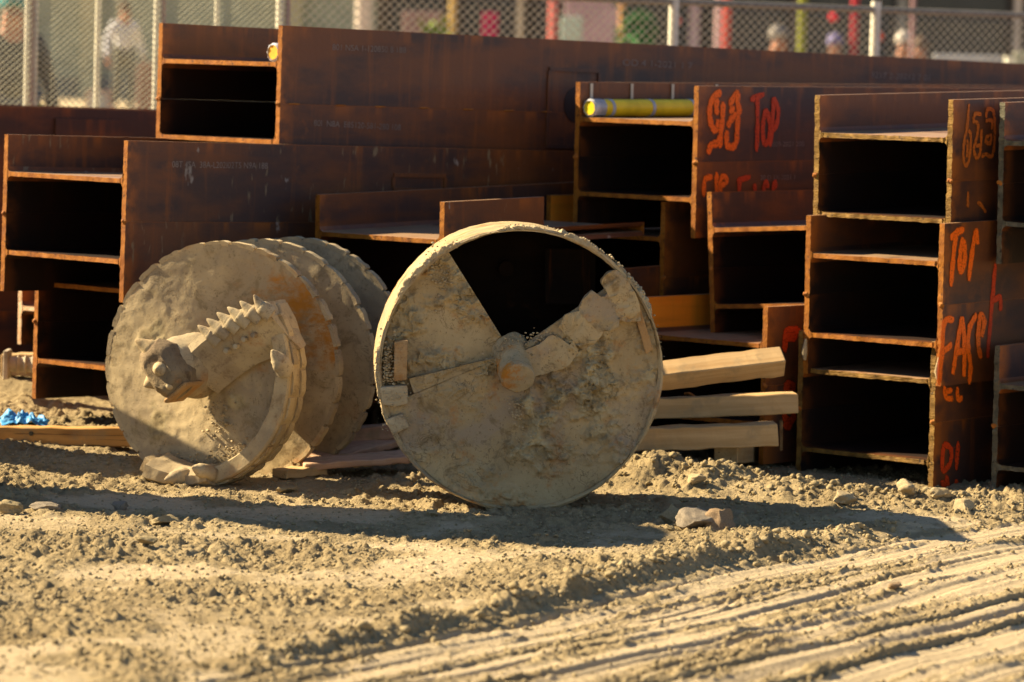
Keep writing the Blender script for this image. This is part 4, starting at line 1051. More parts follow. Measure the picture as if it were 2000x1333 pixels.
# ------------------------------------------------------------------ timbers, planks and small things
def timber(name, label, pL, pR, YL, YR, th, wd, mat_, roll=0.0, cat='timber', group=None, seed=1, bev=0.004):
    """a sawn timber between two measured bottom-front points"""
    a, b = survey(*pL, YL), survey(*pR, YR)
    d = b - a; L = d.length; ax_ = d.normalized(); back = Vector((0, 0, 1)).cross(ax_).normalized(); up = ax_.cross(back)
    rot = Matrix.Rotation(roll, 3, ax_); back = rot @ back; up = rot @ up
    m = Matrix((ax_, back, up)).transposed().to_4x4(); m.translation = a
    rnd = random.Random(seed); n = 16; mb = MB(); v = []
    for k in range(n + 1):
        x = L * k / n
        for y, z in ((0, 0), (wd, 0), (wd, th), (0, th)):
            v.append((x + (rnd.uniform(-0.003, 0.003) if k in (0, n) else 0), y + rnd.uniform(-0.003, 0.003), z + rnd.uniform(-0.0035, 0.0035)))
    f = [(k * 4 + j, k * 4 + (j + 1) % 4, (k + 1) * 4 + (j + 1) % 4, (k + 1) * 4 + j) for k in range(n) for j in range(4)] + [(0, 1, 2, 3), (n * 4 + 3, n * 4 + 2, n * 4 + 1, n * 4)]
    mb.add(v, f); me = bevel_mesh(mb.mesh(name, M[mat_]), bev, 1)
    o = link(name, me); o.matrix_world = m
    return tag(o, label, cat, group)
TG = 'timbers piled beside the round bucket'
timber('timber', 'pale bright timber tilted up to the right on top of the loose timber pile', (1130, 785), (1533, 735), 15.75, 15.9, 0.088, 0.095, 'wood', roll=R(36), group=TG, seed=1)
timber('timber', 'dusty timber in the middle of the pile, its end touching the tall stack', (1120, 826), (1560, 808), 15.75, 15.95, 0.084, 0.09, 'wood_old', group=TG, seed=2)
timber('timber', 'splintered timber lowest of the pile, its front in shade just above the berm', (1100, 888), (1521, 872), 15.65, 15.72, 0.092, 0.12, 'wood_old', group=TG, seed=3)
timber('timber', 'dark timber block laid crosswise under the right end of the lowest timber', (1440, 905), (1486, 905), 15.8, 16.6, 0.10, 0.10, 'wood_old', group=TG, seed=4)
timber('timber', 'short upright offcut behind the right end of the lowest timber', (1524, 880), (1529, 880), 15.9, 15.9, 0.12, 0.05, 'wood_old', group=TG, seed=5)
timber('timber', 'long orange timber lying flat at the left below the blue cloth', (-160, 868), (300, 874), 16.35, 16.2, 0.078, 0.09, 'wood_orange', seed=6)
mb = MB(); mb.tube([(0, -0.004, 0), (0, 0.004, 0)], 0.010, 10)
nail_host = bpy.data.objects['timber.005']
link('nail_head', mb.mesh('nail_head', M['cut_grey'], 40), nail_host, (0.50, -0.001, 0.052))
CG = 'cribbing boards between auger and bucket'
timber('board', 'pinkish split cribbing board wedged highest under the auger flights', (640, 912), (800, 868), 15.75, 16.1, 0.030, 0.16, 'wood_pink', roll=R(8), cat='board', group=CG, seed=7)
timber('board', 'pale broken cribbing board with a pointed lit end below the auger', (596, 921), (800, 905), 15.5, 15.6, 0.028, 0.14, 'wood_pink', roll=R(5), cat='board', group=CG, seed=8)
timber('board', 'orange brown offcut under the lower edge of the auger flights', (560, 936), (640, 928), 15.4, 15.55, 0.035, 0.10, 'wood_old', cat='board', group=CG, seed=9)
timber('board', 'dirt covered cribbing board nearest the left edge of the bucket', (690, 914), (830, 902), 15.55, 15.7, 0.03, 0.20, 'wood_old', cat='board', group=CG, seed=10)
timber('board', 'dark board lying behind the gap between auger and bucket', (640, 870), (860, 850), 16.0, 16.1, 0.06, 0.1, 'wood_pink', cat='board', group=CG, seed=12)
mb = MB(); a = survey(1338, 770, 16.1); b = survey(1385, 792, 15.95)
pts = [a + (b - a) * (k / 6) + Vector((0, 0, 0.012 * math.sin(k * 1.1))) for k in range(7)]; pts = [p - pts[0] for p in pts]
mb.tube(pts, 0.006, 8)
tag(link('rebar_stub', mb.mesh('rebar_stub', M['cut'], 60), None, a), 'thin rusty bar poking out between the upper two timbers', 'steel bar')

# yellow tubes strapped in clear tape
M['yellow'] = plain('yellow_plastic', (0.85, 0.60, 0.012), 0.45, 0.12, 12)
M['amber'] = plain('amber_core', (0.75, 0.36, 0.02), 0.6, 0.2, 18)
M['tape'] = plain('grey_clear_tape', (0.42, 0.42, 0.44), 0.25, 0.3, 14, 0.6)
M['strap'] = plain('pale_strap', (0.55, 0.47, 0.36), 0.6, 0.1)
def yellow_tube(host, x0, y, L, r, label, straps=()):
    t = thing('yellow_tube', label, 'yellow tube', group='yellow tubes resting in the beams')
    t.matrix_world = BM[host.name][0] @ Matrix.Translation((x0, y, HF * 1.5 + TW / 2 + r + 0.002))
    mb = MB(); mb.tube([(0.012, 0, 0), (0.3, 0, 0), (L * 0.5, 0, 0), (L, 0, 0)], r * 0.97, 22); link('tube', mb.mesh('tube', M['yellow'], 40), t)
    mb = MB(); mb.tube([(0.0, 0, 0), (0.010, 0, 0)], r * 0.76, 20); link('core', mb.mesh('core', M['amber'] if not straps else M['yellow'], 40), t)
    # wrap at the mouth
    mb = MB(); n = 24; v = []; rr = random.Random(5)
    for (rad, x) in ((r * 0.77, 0.011), (r * 0.80, -0.004), (r * 1.02, 0.004), (r * 1.04, 0.075)):
        for k in range(n):
            w = 2 * math.pi * k / n; q = rad * (1 + 0.035 * math.sin(k * 2.6))
            v.append((x + rr.uniform(-0.003, 0.003), q * math.cos(w), q * math.sin(w)))
    f = [(a_ * n + k, a_ * n + (k + 1) % n, (a_ + 1) * n + (k + 1) % n, (a_ + 1) * n + k) for a_ in range(3) for k in range(n)]
    mb.add(v, f); link('end_wrap', mb.mesh('end_wrap', M['tape'], 40), t)
    for x in straps:
        mb = MB(); mb.tube([(x - 0.010, 0, 0), (x + 0.010, 0, 0)], r * 1.03, 22); link('tape_band', mb.mesh('tape_band', M['tape'], 40), t)
        mb = MB(); mb.box((x - 0.07, r * 1.0, 0.075), (0.017, 0.004, 0.07)); link('tie_strap', mb.mesh('tie_strap', M['strap']), t)
    return t
yellow_tube(m1, 0.015, 0.710 - TF - 0.046, 2.2, 0.041, 'long yellow tube with grey tape bands resting on the web above the orange figures', (0.13, 0.42, 0.72, 1.05))
yellow_tube(b1, 0.015, TF + 0.046, 1.2, 0.040, 'yellow roll wrapped in clear plastic, end poking out of the topmost left beam')

# blue cloth
M['blue'] = plain('blue_nitrile', (0.065, 0.30, 0.62), 0.5, 0.25, 30)
nx_, ny_ = 60, 36; rngx, rngy = np.meshgrid(np.linspace(-1, 1, nx_), np.linspace(-1, 1, ny_))
cx = survey(50, 830, 16.62)
ang = np.arctan2(rngy, rngx); rad = np.sqrt(rngx ** 2 + rngy ** 2)
X = rngx * 0.10 * (1 + 0.25 * gnoise(rngx * 1.5, rngy * 1.5, 1)); Yc = rngy * 0.09 * (1 + 0.3 * gnoise(rngx * 1.5, rngy * 1.5 + 5, 2))
fold = np.abs(gnoise(rngx * 2.2 + 3, rngy * 1.4, 3)) + 0.5 * np.abs(gnoise(rngx * 5, rngy * 4, 4))
Zc = np.clip(1 - rad ** 2 * 0.6, 0, 1) * (0.012 + 0.055 * fold) + 0.02 * (rngx < -0.35) * (1 - np.abs(rngy))
cme = grid_mesh('cloth', np.stack([X, Yc, Zc], -1), nx_, ny_, M['blue'])
co = link('blue_glove', cme, None, (cx.x, 16.62, gz(cx.x, 16.62) - 0.002), (0, 0, 0.1)); co.data.name = 'blue_glove'
md = co.modifiers.new('solid', 'SOLIDIFY'); md.thickness = 0.002
tag(co, 'crumpled blue glove lying on the dirt behind the orange timber', 'glove')
# short flanged pipe coupling under the pale beam end
pc = survey(14, 733, 17.35)
cp = thing('pipe_coupling', 'short ribbed pipe coupling with a flange plate half buried left of the lowest beam', 'pipe coupling', (pc.x, pc.y, pc.z))
M['dusty'] = plain('dusty_pale_steel', (0.40, 0.33, 0.23), 0.8, 0.3, 20)
mb = MB(); mb.box((0.0, 0, 0.05), (0.022, 0.14, 0.13)); link('flange_plate', bevel_mesh(mb.mesh('flange_plate', M['dusty']), 0.003), cp)
mb = MB(); mb.tube([(0.011, 0, 0.05), (0.20, 0, 0.05)], 0.034, 18); link('barrel', mb.mesh('barrel', M['dusty'], 40), cp)
rm = None
for k in range(4):
    if rm is None: mb = MB(); mb.tube([(-0.008, 0, 0), (0, 0, 0), (0.008, 0, 0)], [0.036, 0.045, 0.036], 18); rm = mb.mesh('rib', M['dusty'], 60)
    link('rib', rm, cp, (0.05 + 0.034 * k, 0, 0.05))
timber('timber', 'dunnage block holding up the pale beam end behind the left stack', (0, 735), (200, 735), 17.75, 17.75, 0.10, 0.12, 'wood_old', seed=15)
# unseen things added off the left edge to throw the long shadows
M['casing'] = m_steel('casing_steel', amount=0.6, seam=())
def casing(label, x, y, r, h, seed):
    t = thing('shadow_casing', label, 'shadow caster', (x, y, gz(x, y) - 0.03), (0, 0, 0.4), group='unseen shadow casters off the left edge')
    n = 48; v = []
    for rad, z in ((r, 0), (r, h), (r - 0.02, h), (r - 0.02, 0)):
        for k in range(n): w = 2 * math.pi * k / n; v.append((rad * math.cos(w), rad * math.sin(w), z + (0.012 * math.sin(3 * w) if z else 0)))
    f = [(a_ * n + k, a_ * n + (k + 1) % n, ((a_ + 1) % 4) * n + (k + 1) % n, ((a_ + 1) % 4) * n + k) for a_ in range(4) for k in range(n)]
    mb = MB(); mb.add(v, f); link('shell', mb.mesh('shell', M['casing'], 40), t)
    mb = MB(); mb.tube([(r + 0.012, 0, h * 0.7), (r + 0.05, 0, h * 0.7), (r + 0.05, 0, h * 0.7 + 0.1), (r + 0.012, 0, h * 0.7 + 0.1)], 0.012, 8); link('lifting_lug', mb.mesh('lifting_lug', M['cut'], 40), t)
casing('tall unseen shadow caster shaped as a rusty casing, just outside the left edge', -2.50, 14.85, 0.38, 2.02, 1)
casing('lower unseen shadow caster shaped as a rusty casing, behind the tall one', -2.95, 16.15, 0.33, 1.0, 2)

a = Vector((-3.05, 16.25, 0)); b = Vector((-2.435, 15.655, 0)); zt = gz(-2.95, 16.15) - 0.03 + 1.0  # timber added out of view for the diagonal shadow on the auger
mb = MB(); d_ = (b - a); mb.box((0, 0, 0.047), (d_.length, 0.09, 0.07)); o = link('timber', bevel_mesh(mb.mesh('timber', M['wood_old']), 0.004))
o.location = ((a.x + b.x) / 2, (a.y + b.y) / 2, zt + 0.014); o.rotation_euler = (0, 0, math.atan2(d_.y, d_.x))
tag(o, 'added timber across the lower shadow caster, shading the auger from off the left edge', 'timber')
# ------------------------------------------------------------------ wire fences
M['galv'] = plain('galvanised_tube', (0.66, 0.62, 0.49), 0.45, 0.12, 8, 0.5)
M['galv_pink'] = plain('rust_tinted_tube', (0.42, 0.30, 0.24), 0.55, 0.15, 8, 0.4)
M['rail'] = plain('weathered_rail', (0.24, 0.205, 0.15), 0.55, 0.15, 8, 0.3)
M['wire'] = plain('fence_wire', (0.50, 0.44, 0.32), 0.45, 0.1, 20, 0.5)
M['wire_green'] = plain('dull_fence_wire', (0.46, 0.44, 0.31), 0.55, 0.15, 20, 0.4)
def wire_mesh(name, L, H, pitch, r, mat_, slope=1.0):
    """two crossing families of diagonal wires on a panel in local x (0..L), z (0..H)"""
    V, F = [], []
    def wire(x0, z0, x1, z1, y):
        d = Vector((x1 - x0, 0, z1 - z0)).normalized(); a = Vector((d.z, 0, -d.x)) * r; b = Vector((0, r, 0))
        o = len(V)
        for p in ((x0, z0), (x1, z1)):
            c = Vector((p[0], y, p[1]))
            for q in (a, b, -a, -b): V.append(tuple(c + q))
        for k in range(4): F.append((o + k, o + (k + 1) % 4, o + 4 + (k + 1) % 4, o + 4 + k))
    s = slope; x = -H / s
    while x < L:
        a0, a1 = max(x, 0), min(x + H / s, L)
        if a1 - a0 > 0.002:
            wire(a0, (a0 - x) * s, a1, (a1 - x) * s, 0.0)
            wire(a0, H - (a0 - x) * s, a1, H - (a1 - x) * s, r * 2.2)
        x += pitch
    me = bpy.data.meshes.new(name); me.from_pydata(V, [], F); me.materials.append(mat_); return me
def fence(label, xa, ya, xb, yb, z0, H, pitch, r, wmat, posts, slope=1.0, top=True, layers=1):
    d = Vector((xb - xa, yb - ya, 0)); L = d.length; t = thing('wire_fence', label, 'fence', (xa, ya, z0), (0, 0, math.atan2(d.y, d.x)))
    for k in range(layers):
        o = link('wire_mesh', wire_mesh('wire_mesh', L, H, pitch * (1 + 0.07 * k), r, M[wmat], slope * (1 - 0.25 * k)), t, (0, -0.03 - 0.012 * k, 0)); o['kind'] = 'stuff'
    for (px, w, m_) in posts:
        # where the line of sight of that column meets the fence line
        sx = (px - 1000) / FPX
        k = (sx * ya - xa) / ((xb - xa) - sx * (yb - ya)); xl = L * k
        mb = MB(); mb.tube([(0, 0, 0), (0, 0, H + 0.05)], w, 12); link('post', mb.mesh('post', M[m_], 40), t, (xl, 0.0, 0))
    mb = MB(); mb.tube([(0, 0, H), (L, 0, H)], 0.021, 12); link('top_rail', mb.mesh('top_rail', M['rail'], 40), t)
    mb = MB(); mb.tube([(0, 0, 0.06), (L, 0, 0.06)], 0.018, 10); link('bottom_rail', mb.mesh('bottom_rail', M['galv'], 40), t)
    return t
fence('fine meshed wire fence panels behind the left stack', -3.0, 20.6, -1.28, 21.0, 0.0, 2.5, 0.036, 0.0021, 'wire_green', [(40, 0.016, 'galv'), (50, 0.012, 'galv_pink'), (57, 0.011, 'galv'), (177, 0.016, 'galv'), (291, 0.016, 'galv'), (304, 0.013, 'galv_pink'), (408, 0.013, 'galv'), (531, 0.022, 'galv')], slope=0.9)
fence('chain link fence with a rounded top rail running behind the centre and right', -1.27, 21.0, 3.6, 24.2, 0.0, 2.09, 0.060, 0.0022, 'wire', [(546, 0.014, 'galv_pink'), (1297, 0.030, 'galv'), (1690, 0.030, 'galv')], slope=0.85)
# ------------------------------------------------------------------ street behind the fence
def col(name, c, rough=0.75, var=0.15): 
    if name not in M: M[name] = plain(name, c, rough, var, 3.0)
    return M[name]
ZS = 0.75
def facade():
    """row of shops across the street"""
    t = thing('shop_building', 'low shop building across the street with dark glazed fronts and pale columns', 'building', (0, 58, ZS))
    W0, W1 = -2.2, 16.0
    mb = MB(); mb.box(((W0 + W1) / 2, 3.0, 3.0), (W1 - W0, 5.0, 6.0)); link('wall', mb.mesh('wall', col('shop_wall_brown', (0.085, 0.072, 0.055))), t)
    mb = MB(); mb.box(((W0 + W1) / 2, 0.2, 3.6), (W1 - W0, 0.5, 0.5)); link('fascia', mb.mesh('fascia', col('fascia_cream', (0.36, 0.31, 0.22))), t)
    wins = [(-2.0, 0.9), (-0.9, 0.95), (0.2, 1.1), (1.45, 1.2), (2.8, 1.3), (4.3, 1.4), (5.9, 1.5), (7.6, 1.6)]
    for x, w in wins:
        fr = MB()
        for sx in (-1, 1): fr.box((x + w / 2 + sx * (w / 2 - 0.03), 0.46, 1.5), (0.06, 0.10, 3.0))
        fr.box((x + w / 2, 0.46, 3.03), (w, 0.10, 0.06)); fr.box((x + w / 2, 0.46, 0.9), (w - 0.12, 0.09, 0.05))
        f_ = link('window', fr.mesh('window', col('dark_frame', (0.05, 0.045, 0.04))), t)
        g = MB(); g.box((x + w / 2, 0.47, 1.5), (w - 0.12, 0.02, 2.96)); link('pane', g.mesh('pane', col('dark_glass', (0.035, 0.033, 0.03), 0.15)), f_)
    for x, w, c in ((-2.35, 0.20, 'column_pale'), (-1.02, 0.08, 'column_tan'), (-0.02, 0.09, 'column_cream'), (1.30, 0.13, 'column_tan'), (2.62, 0.15, 'column_pink'), (4.15, 0.13, 'column_dark'), (5.75, 0.14, 'column_grey'), (7.5, 0.1, 'column_pale')):
        cc = {'column_pale': (0.50, 0.42, 0.34), 'column_tan': (0.50, 0.34, 0.16), 'column_cream': (0.52, 0.43, 0.30), 'column_pink': (0.42, 0.30, 0.30), 'column_dark': (0.10, 0.075, 0.06), 'column_grey': (0.22, 0.21, 0.18)}[c]
        mb = MB(); mb.box((x, 0.25, 1.7), (w, w, 3.4)); mb.box((x, 0.25, 0.06), (w * 1.4, w * 1.3, 0.12)); link('column', mb.mesh('column', col(c, cc)), t)
    return t
facade()
t = thing('concrete_building', 'plain olive grey building with a sandy pilaster behind the left fence', 'building', (-14, 78, ZS))
mb = MB(); mb.box((3.0, 3.2, 5), (21.5, 6, 10)); link('wall', mb.mesh('wall', col('olive_render', (0.44, 0.43, 0.27), 0.85, 0.12)), t)
for x, w in ((5.25, 0.32), (9.3, 0.5), (1.5, 0.4)):
    mb = MB(); mb.box((x, 0.1, 5), (w, 0.22, 10)); link('pilaster', mb.mesh('pilaster', col('sandy_pilaster', (0.60, 0.50, 0.26))), t)
mb = MB(); mb.box((3.0, 0.14, 0.2), (21.5, 0.12, 0.4)); link('plinth', mb.mesh('plinth', col('plinth_grey', (0.2, 0.19, 0.15))), t)

# people
def skin_mesh(name, verts, edges, radii, mat_, sub=2):
    me = bpy.data.meshes.new(name); me.from_pydata([tuple(v) for v in verts], edges, [])
    o = bpy.data.objects.new('tmp_skin', me); COL.objects.link(o)
    o.modifiers.new('skin', 'SKIN'); sd_ = o.modifiers.new('sub', 'SUBSURF'); sd_.levels = sub; sd_.render_levels = sub
    for k, r_ in enumerate(radii):
        sv = me.skin_vertices[0].data[k]; sv.radius = (r_, r_) if not isinstance(r_, tuple) else r_; sv.use_root = (k == 0)
    dg = bpy.context.evaluated_depsgraph_get(); out = bpy.data.meshes.new_from_object(o.evaluated_get(dg))
    bpy.data.objects.remove(o); bpy.data.meshes.remove(me)
    out.name = name; out.materials.clear(); out.materials.append(mat_)
    out.polygons.foreach_set('use_smooth', [True] * len(out.polygons))
    return out
SKIN = plain('skin', (0.34, 0.16, 0.095), 0.6, 0.1)
SKIN_D = plain('tanned_skin', (0.30, 0.13, 0.07), 0.6, 0.1)
def person(label, px, Y, z0, hgt, face, shirt, trousers, hair, cap=None, skin=SKIN, stride=0.12, armout=0.12, lean=0.0):
    x = (px - 1000) / FPX * Y
    t = thing('person', label, 'person', (x, Y, z0), (0, 0, face))
    s = hgt / 1.75
    J = dict(pel=(0, 0, .95), chest=(lean, 0, 1.30), neck=(lean * 1.3, 0, 1.47), head0=(lean * 1.4, -0.015, 1.56), head1=(lean * 1.5, -0.02, 1.67), nose=(lean * 1.5, -0.125, 1.60))
    for sg, n in ((-1, 'l'), (1, 'r')):
        st = stride * sg
        J['hip' + n] = (0.09 * sg, 0, .92); J['kne' + n] = (0.10 * sg, -st * 0.6 - .02, .50); J['ank' + n] = (0.10 * sg, -st * 0.9 + .04, .08); J['toe' + n] = (0.11 * sg, -st * 0.9 - .16, .03)
        J['sho' + n] = (0.18 * sg + lean, 0, 1.41); J['elb' + n] = ((0.20 + armout * 0.7) * sg + lean, st * .5 + .03, 1.12); J['wri' + n] = ((0.20 + armout) * sg + lean, st * 0.8 - .08, .87); J['han' + n] = ((0.20 + armout) * sg + lean, st * 0.8 - .13, .78)
        for q in range(4): J['fin%s%d' % (n, q)] = ((0.20 + armout) * sg + lean + 0.02 * (q - 1.5), st * 0.8 - .15, .70 + 0.008 * abs(q - 1.5))
        J['thu' + n] = ((0.20 + armout - 0.05) * sg + lean, st * 0.8 - .17, .78)
    rad = dict(pel=.14, chest=.13, neck=.055, head0=.085, head1=.095, nose=.02)
    for n in 'lr':
        rad.update({'hip' + n: .085, 'kne' + n: .055, 'ank' + n: .04, 'toe' + n: .035, 'sho' + n: .06, 'elb' + n: .042, 'wri' + n: .03, 'han' + n: .04, 'thu' + n: .011})
        for q in range(4): rad['fin%s%d' % (n, q)] = .010
    E = [('pel', 'chest'), ('chest', 'neck'), ('neck', 'head0'), ('head0', 'head1'), ('head0', 'nose')]
    for n in 'lr':
        E += [('pel', 'hip' + n), ('hip' + n, 'kne' + n), ('kne' + n, 'ank' + n), ('ank' + n, 'toe' + n), ('chest', 'sho' + n), ('sho' + n, 'elb' + n), ('elb' + n, 'wri' + n), ('wri' + n, 'han' + n), ('han' + n, 'thu' + n)]
        E += [('han' + n, 'fin%s%d' % (n, q)) for q in range(4)]
    def build(name, keys, grow, mat_, rename=None, shift=None):
        ks = [k for k in J if k in keys]; ix = {k: i for i, k in enumerate(ks)}
        ed = [(ix[a], ix[b]) for a, b in E if a in ix and b in ix]
        pos = [Vector(J[k]) * s for k in ks]
        return link(name, skin_mesh(name, pos, ed, [(rad[k] + grow) * s for k in ks], mat_), t)
    build('body', set(J), 0.0, skin)
    build('shirt', {'pel', 'chest', 'neck', 'shol', 'shor', 'elbl', 'elbr', 'wril', 'wrir'} - ({'neck'}), 0.02, shirt)
    build('trousers', {'pel', 'hipl', 'hipr', 'knel', 'kner', 'ankl', 'ankr'}, 0.022, trousers)
    for n in 'lr':
        mb = MB(); a, b = Vector(J['ank' + n]) * s, Vector(J['toe' + n]) * s
        mb.tube([a + Vector((0, .05, -.05)) * s, a + Vector((0, 0, -.03)) * s, b], [.045 * s, .055 * s, .04 * s], 10); link('shoe', mb.mesh('shoe', col('dark_shoe', (0.04, 0.035, 0.03)), 60), t)
    hd = Vector(J['head1']) * s
    mb = MB(); mb.tube([hd + Vector((0, .015, -.02)) * s, hd + Vector((0, .02, .05)) * s, hd + Vector((0, .015, .10)) * s, hd + Vector((0, .01, .125)) * s], [.098 * s, .102 * s, .080 * s, .02 * s], 16)
    link('cap' if cap else 'hair', mb.mesh('hair', cap or hair, 60), t)
    if cap:
        mb = MB(); mb.box(hd + Vector((0, -.13, .02)) * s, (.15 * s, .12 * s, .015 * s)); link('cap_peak', mb.mesh('cap_peak', cap), t)
    return t
PG = 'people on the street behind the fence'
person('person in a white shirt and dark trousers walking behind the left fence', 228, 62, ZS - 0.02, 1.74, 0.5, col('white_shirt', (0.62, 0.60, 0.60)), col('dark_trousers', (0.10, 0.10, 0.085)), col('brown_hair', (0.10, 0.06, 0.035)), armout=0.16)
person('person in a pale cap and dark jacket right of the red pole', 1500, 42, 0.40, 1.75, 0.5, col('black_jacket', (0.03, 0.035, 0.05)), col('dark_trousers', (0.1, 0.1, 0.085)), col('grey_hair', (0.45, 0.40, 0.34)), skin=SKIN_D, cap=col('pale_cap', (0.19, 0.17, 0.15)))
person('person in a lavender cap and white shirt beside the dark shop window', 1612, 46, 0.50, 1.62, 0.0, col('white_shirt', (0.62, 0.60, 0.60)), col('dark_trousers', (0.1, 0.1, 0.085)), col('brown_hair', (0.1, 0.06, 0.035)), cap=col('lavender_cap', (0.17, 0.15, 0.28)))
person('grey haired person in dark clothes right of the tall fence post', 1746, 44, 0.45, 1.70, 0.2, col('dark_coat', (0.06, 0.06, 0.06)), col('dark_trousers', (0.1, 0.1, 0.085)), col('grey_hair', (0.20, 0.18, 0.155)))
person('person in a navy jacket beside the pink pole', 1780, 45, 0.48, 1.62, -0.4, col('navy_jacket', (0.05, 0.06, 0.12)), col('dark_trousers', (0.1, 0.1, 0.085)), col('brown_hair', (0.1, 0.06, 0.035)))
person('person in a dark grey coat with a teal scarf at the far left', 10, 30, 0.22, 1.92, 0.3, col('charcoal_coat', (0.055, 0.055, 0.045)), col('dark_trousers', (0.1, 0.1, 0.085)), col('blond_hair', (0.55, 0.42, 0.22)), cap=col('teal_hood', (0.03, 0.20, 0.20)))

def post_thing(name, label, cat, px, Y, w, h, color, base=True, z0=None, group=None):
    x = (px - 1000) / FPX * Y; z0 = ZS if z0 is None else z0
    t = thing(name, label, cat, (x, Y, z0), group=group)
    mb = MB(); mb.tube([(0, 0, 0), (0, 0, h)], w, 12); link('pole', mb.mesh('pole', color, 40), t)
    mb = MB(); mb.tube([(0, 0, 0), (0, 0, 0.05), (0, 0, 0.06)], [w * 2.4, w * 2.2, w], 12); link('base', mb.mesh('base', color, 40), t)
    return t
PP = 'coloured poles on the street'
post_thing('street_pole', 'red pole standing in front of the shops left of the pale capped person', 'pole', 1400, 44, 0.05, 3.2, col('red_paint', (0.45, 0.07, 0.05)), group=PP, z0=0.45)
post_thing('street_pole', 'silvery pink pole with red foot beside the red pole', 'pole', 1386, 45, 0.055, 3.2, col('pinkish_metal', (0.40, 0.26, 0.26)), group=PP, z0=0.47)
post_thing('street_pole', 'olive green pole between the two capped people', 'pole', 1547, 40, 0.045, 3.2, col('olive_paint', (0.20, 0.21, 0.02)), group=PP, z0=0.37)
post_thing('street_pole', 'dark red pole right of the red lantern', 'pole', 1649, 46, 0.045, 3.2, col('dark_red_paint', (0.34, 0.02, 0.03)), group=PP, z0=0.5)
post_thing('street_pole', 'thin pink pole beside the navy jacket', 'pole', 1762, 43, 0.025, 3.2, col('pink_paint', (0.34, 0.20, 0.20)), group=PP, z0=0.43)
post_thing('street_pole', 'coral pole in front of the lavender display board', 'pole', 1062, 48, 0.055, 2.6, col('coral_paint', (0.62, 0.17, 0.14)), group=PP, z0=0.55)
post_thing('street_pole', 'orange tan pole at the right end of the lavender display board', 'pole', 1196, 47, 0.04, 3.0, col('orange_tan', (0.58, 0.30, 0.11)), group=PP, z0=0.52)
post_thing('street_pole', 'golden pole between the green plant and the magenta banner', 'pole', 866, 50, 0.045, 3.0, col('golden_paint', (0.56, 0.38, 0.12)), group=PP, z0=0.62)
post_thing('street_pole', 'broad cream pole seen above the long brown beam', 'pole', 690, 50, 0.085, 3.2, col('cream_paint', (0.60, 0.50, 0.40)), group=PP, z0=0.62)
def board(name, label, cat, px0, px1, Y, zlo, zhi, color, z0):
    x0, x1 = (px0 - 1000) / FPX * Y, (px1 - 1000) / FPX * Y
    t = thing(name, label, cat, ((x0 + x1) / 2, Y, z0), group='display boards and banners on the street')
    mb = MB(); mb.box((0, 0, (zlo + zhi) / 2), (x1 - x0, 0.05, zhi - zlo)); link('panel', bevel_mesh(mb.mesh('panel', color), 0.012), t)
    lg = None
    for sx in (-1, 1):
        mb = MB(); mb.box((sx * (x1 - x0) * 0.42, 0.03, zlo / 2), (0.04, 0.04, zlo)); link('leg', mb.mesh('leg', col('dark_frame', (0.05, 0.045, 0.04))), t)
        mb = MB(); mb.box((sx * (x1 - x0) * 0.42, 0.03, 0.02), (0.05, 0.5, 0.04)); link('foot', mb.mesh('foot', col('dark_frame', (0.05, 0.045, 0.04))), t)
    return t
board('display_board', 'wide lavender pink display board between coral and tan poles', 'display board', 1085, 1190, 49, 0.5, 3.0, col('lavender_pink', (0.42, 0.28, 0.29)), 0.58)
board('display_board', 'pale mint display board beside the coral pole', 'display board', 1078, 1120, 47.5, 0.6, 1.75, col('pale_mint', (0.36, 0.44, 0.38)), 0.54)
board('banner', 'magenta banner left of the middle of the fence', 'banner', 925, 955, 49, 0.4, 1.75, col('magenta_cloth', (0.36, 0.015, 0.07)), 0.58)
board('banner', 'grey blue low board right of the magenta banner', 'banner', 965, 1015, 48.5, 0.4, 1.4, col('grey_blue_board', (0.24, 0.28, 0.29)), 0.57)
board('banner', 'dusty rose board left of the golden pole', 'banner', 770, 850, 51, 0.4, 1.7, col('dusty_rose', (0.30, 0.19, 0.17)), 0.64)
board('traffic_barrier', 'long pale grey barrier board at the far right with a bright end post', 'barrier', 1805, 1940, 40, 0.35, 1.55, col('barrier_grey', (0.36, 0.36, 0.37)), 0.37)
board('traffic_barrier', 'pale olive barrier board cut by the right edge of the frame', 'barrier', 1962, 2060, 40.5, 0.3, 1.6, col('barrier_olive', (0.40, 0.39, 0.27)), 0.37)
post_thing('street_pole', 'thick bright white post between the two barrier boards', 'pole', 1953, 39.5, 0.055, 1.55, col('white_paint', (0.72, 0.70, 0.56)), group=PP, z0=0.36)
# hanging lanterns
def lantern(label, px, py, Y, r, c):
    p = survey(px, py, Y); t = thing('lantern', label, 'lantern', (p.x, Y, p.z))
    bm = bmesh.new(); bmesh.ops.create_uvsphere(bm, u_segments=16, v_segments=10, radius=r); me = bpy.data.meshes.new('globe'); bm.to_mesh(me); bm.free(); me.materials.append(c); fix(me, 180); link('globe', me, t)
    mb = MB(); mb.tube([(0, 0, r * 0.9), (0, 0, 2.0)], 0.006, 6); link('cord', mb.mesh('cord', col('dark_frame', (0.05, 0.045, 0.04))), t)
lantern('round red lantern hanging before the dark shop window', 1628, 34, 47, 0.055, col('lantern_red', (0.62, 0.02, 0.04)))
lantern('coral lantern hanging right of the pale middle fence post', 1322, 42, 47, 0.05, col('lantern_coral', (0.62, 0.15, 0.11)))
lantern('orange lantern hanging right of the tall right fence post', 1717, 72, 45, 0.055, col('lantern_orange', (0.66, 0.10, 0.05)))
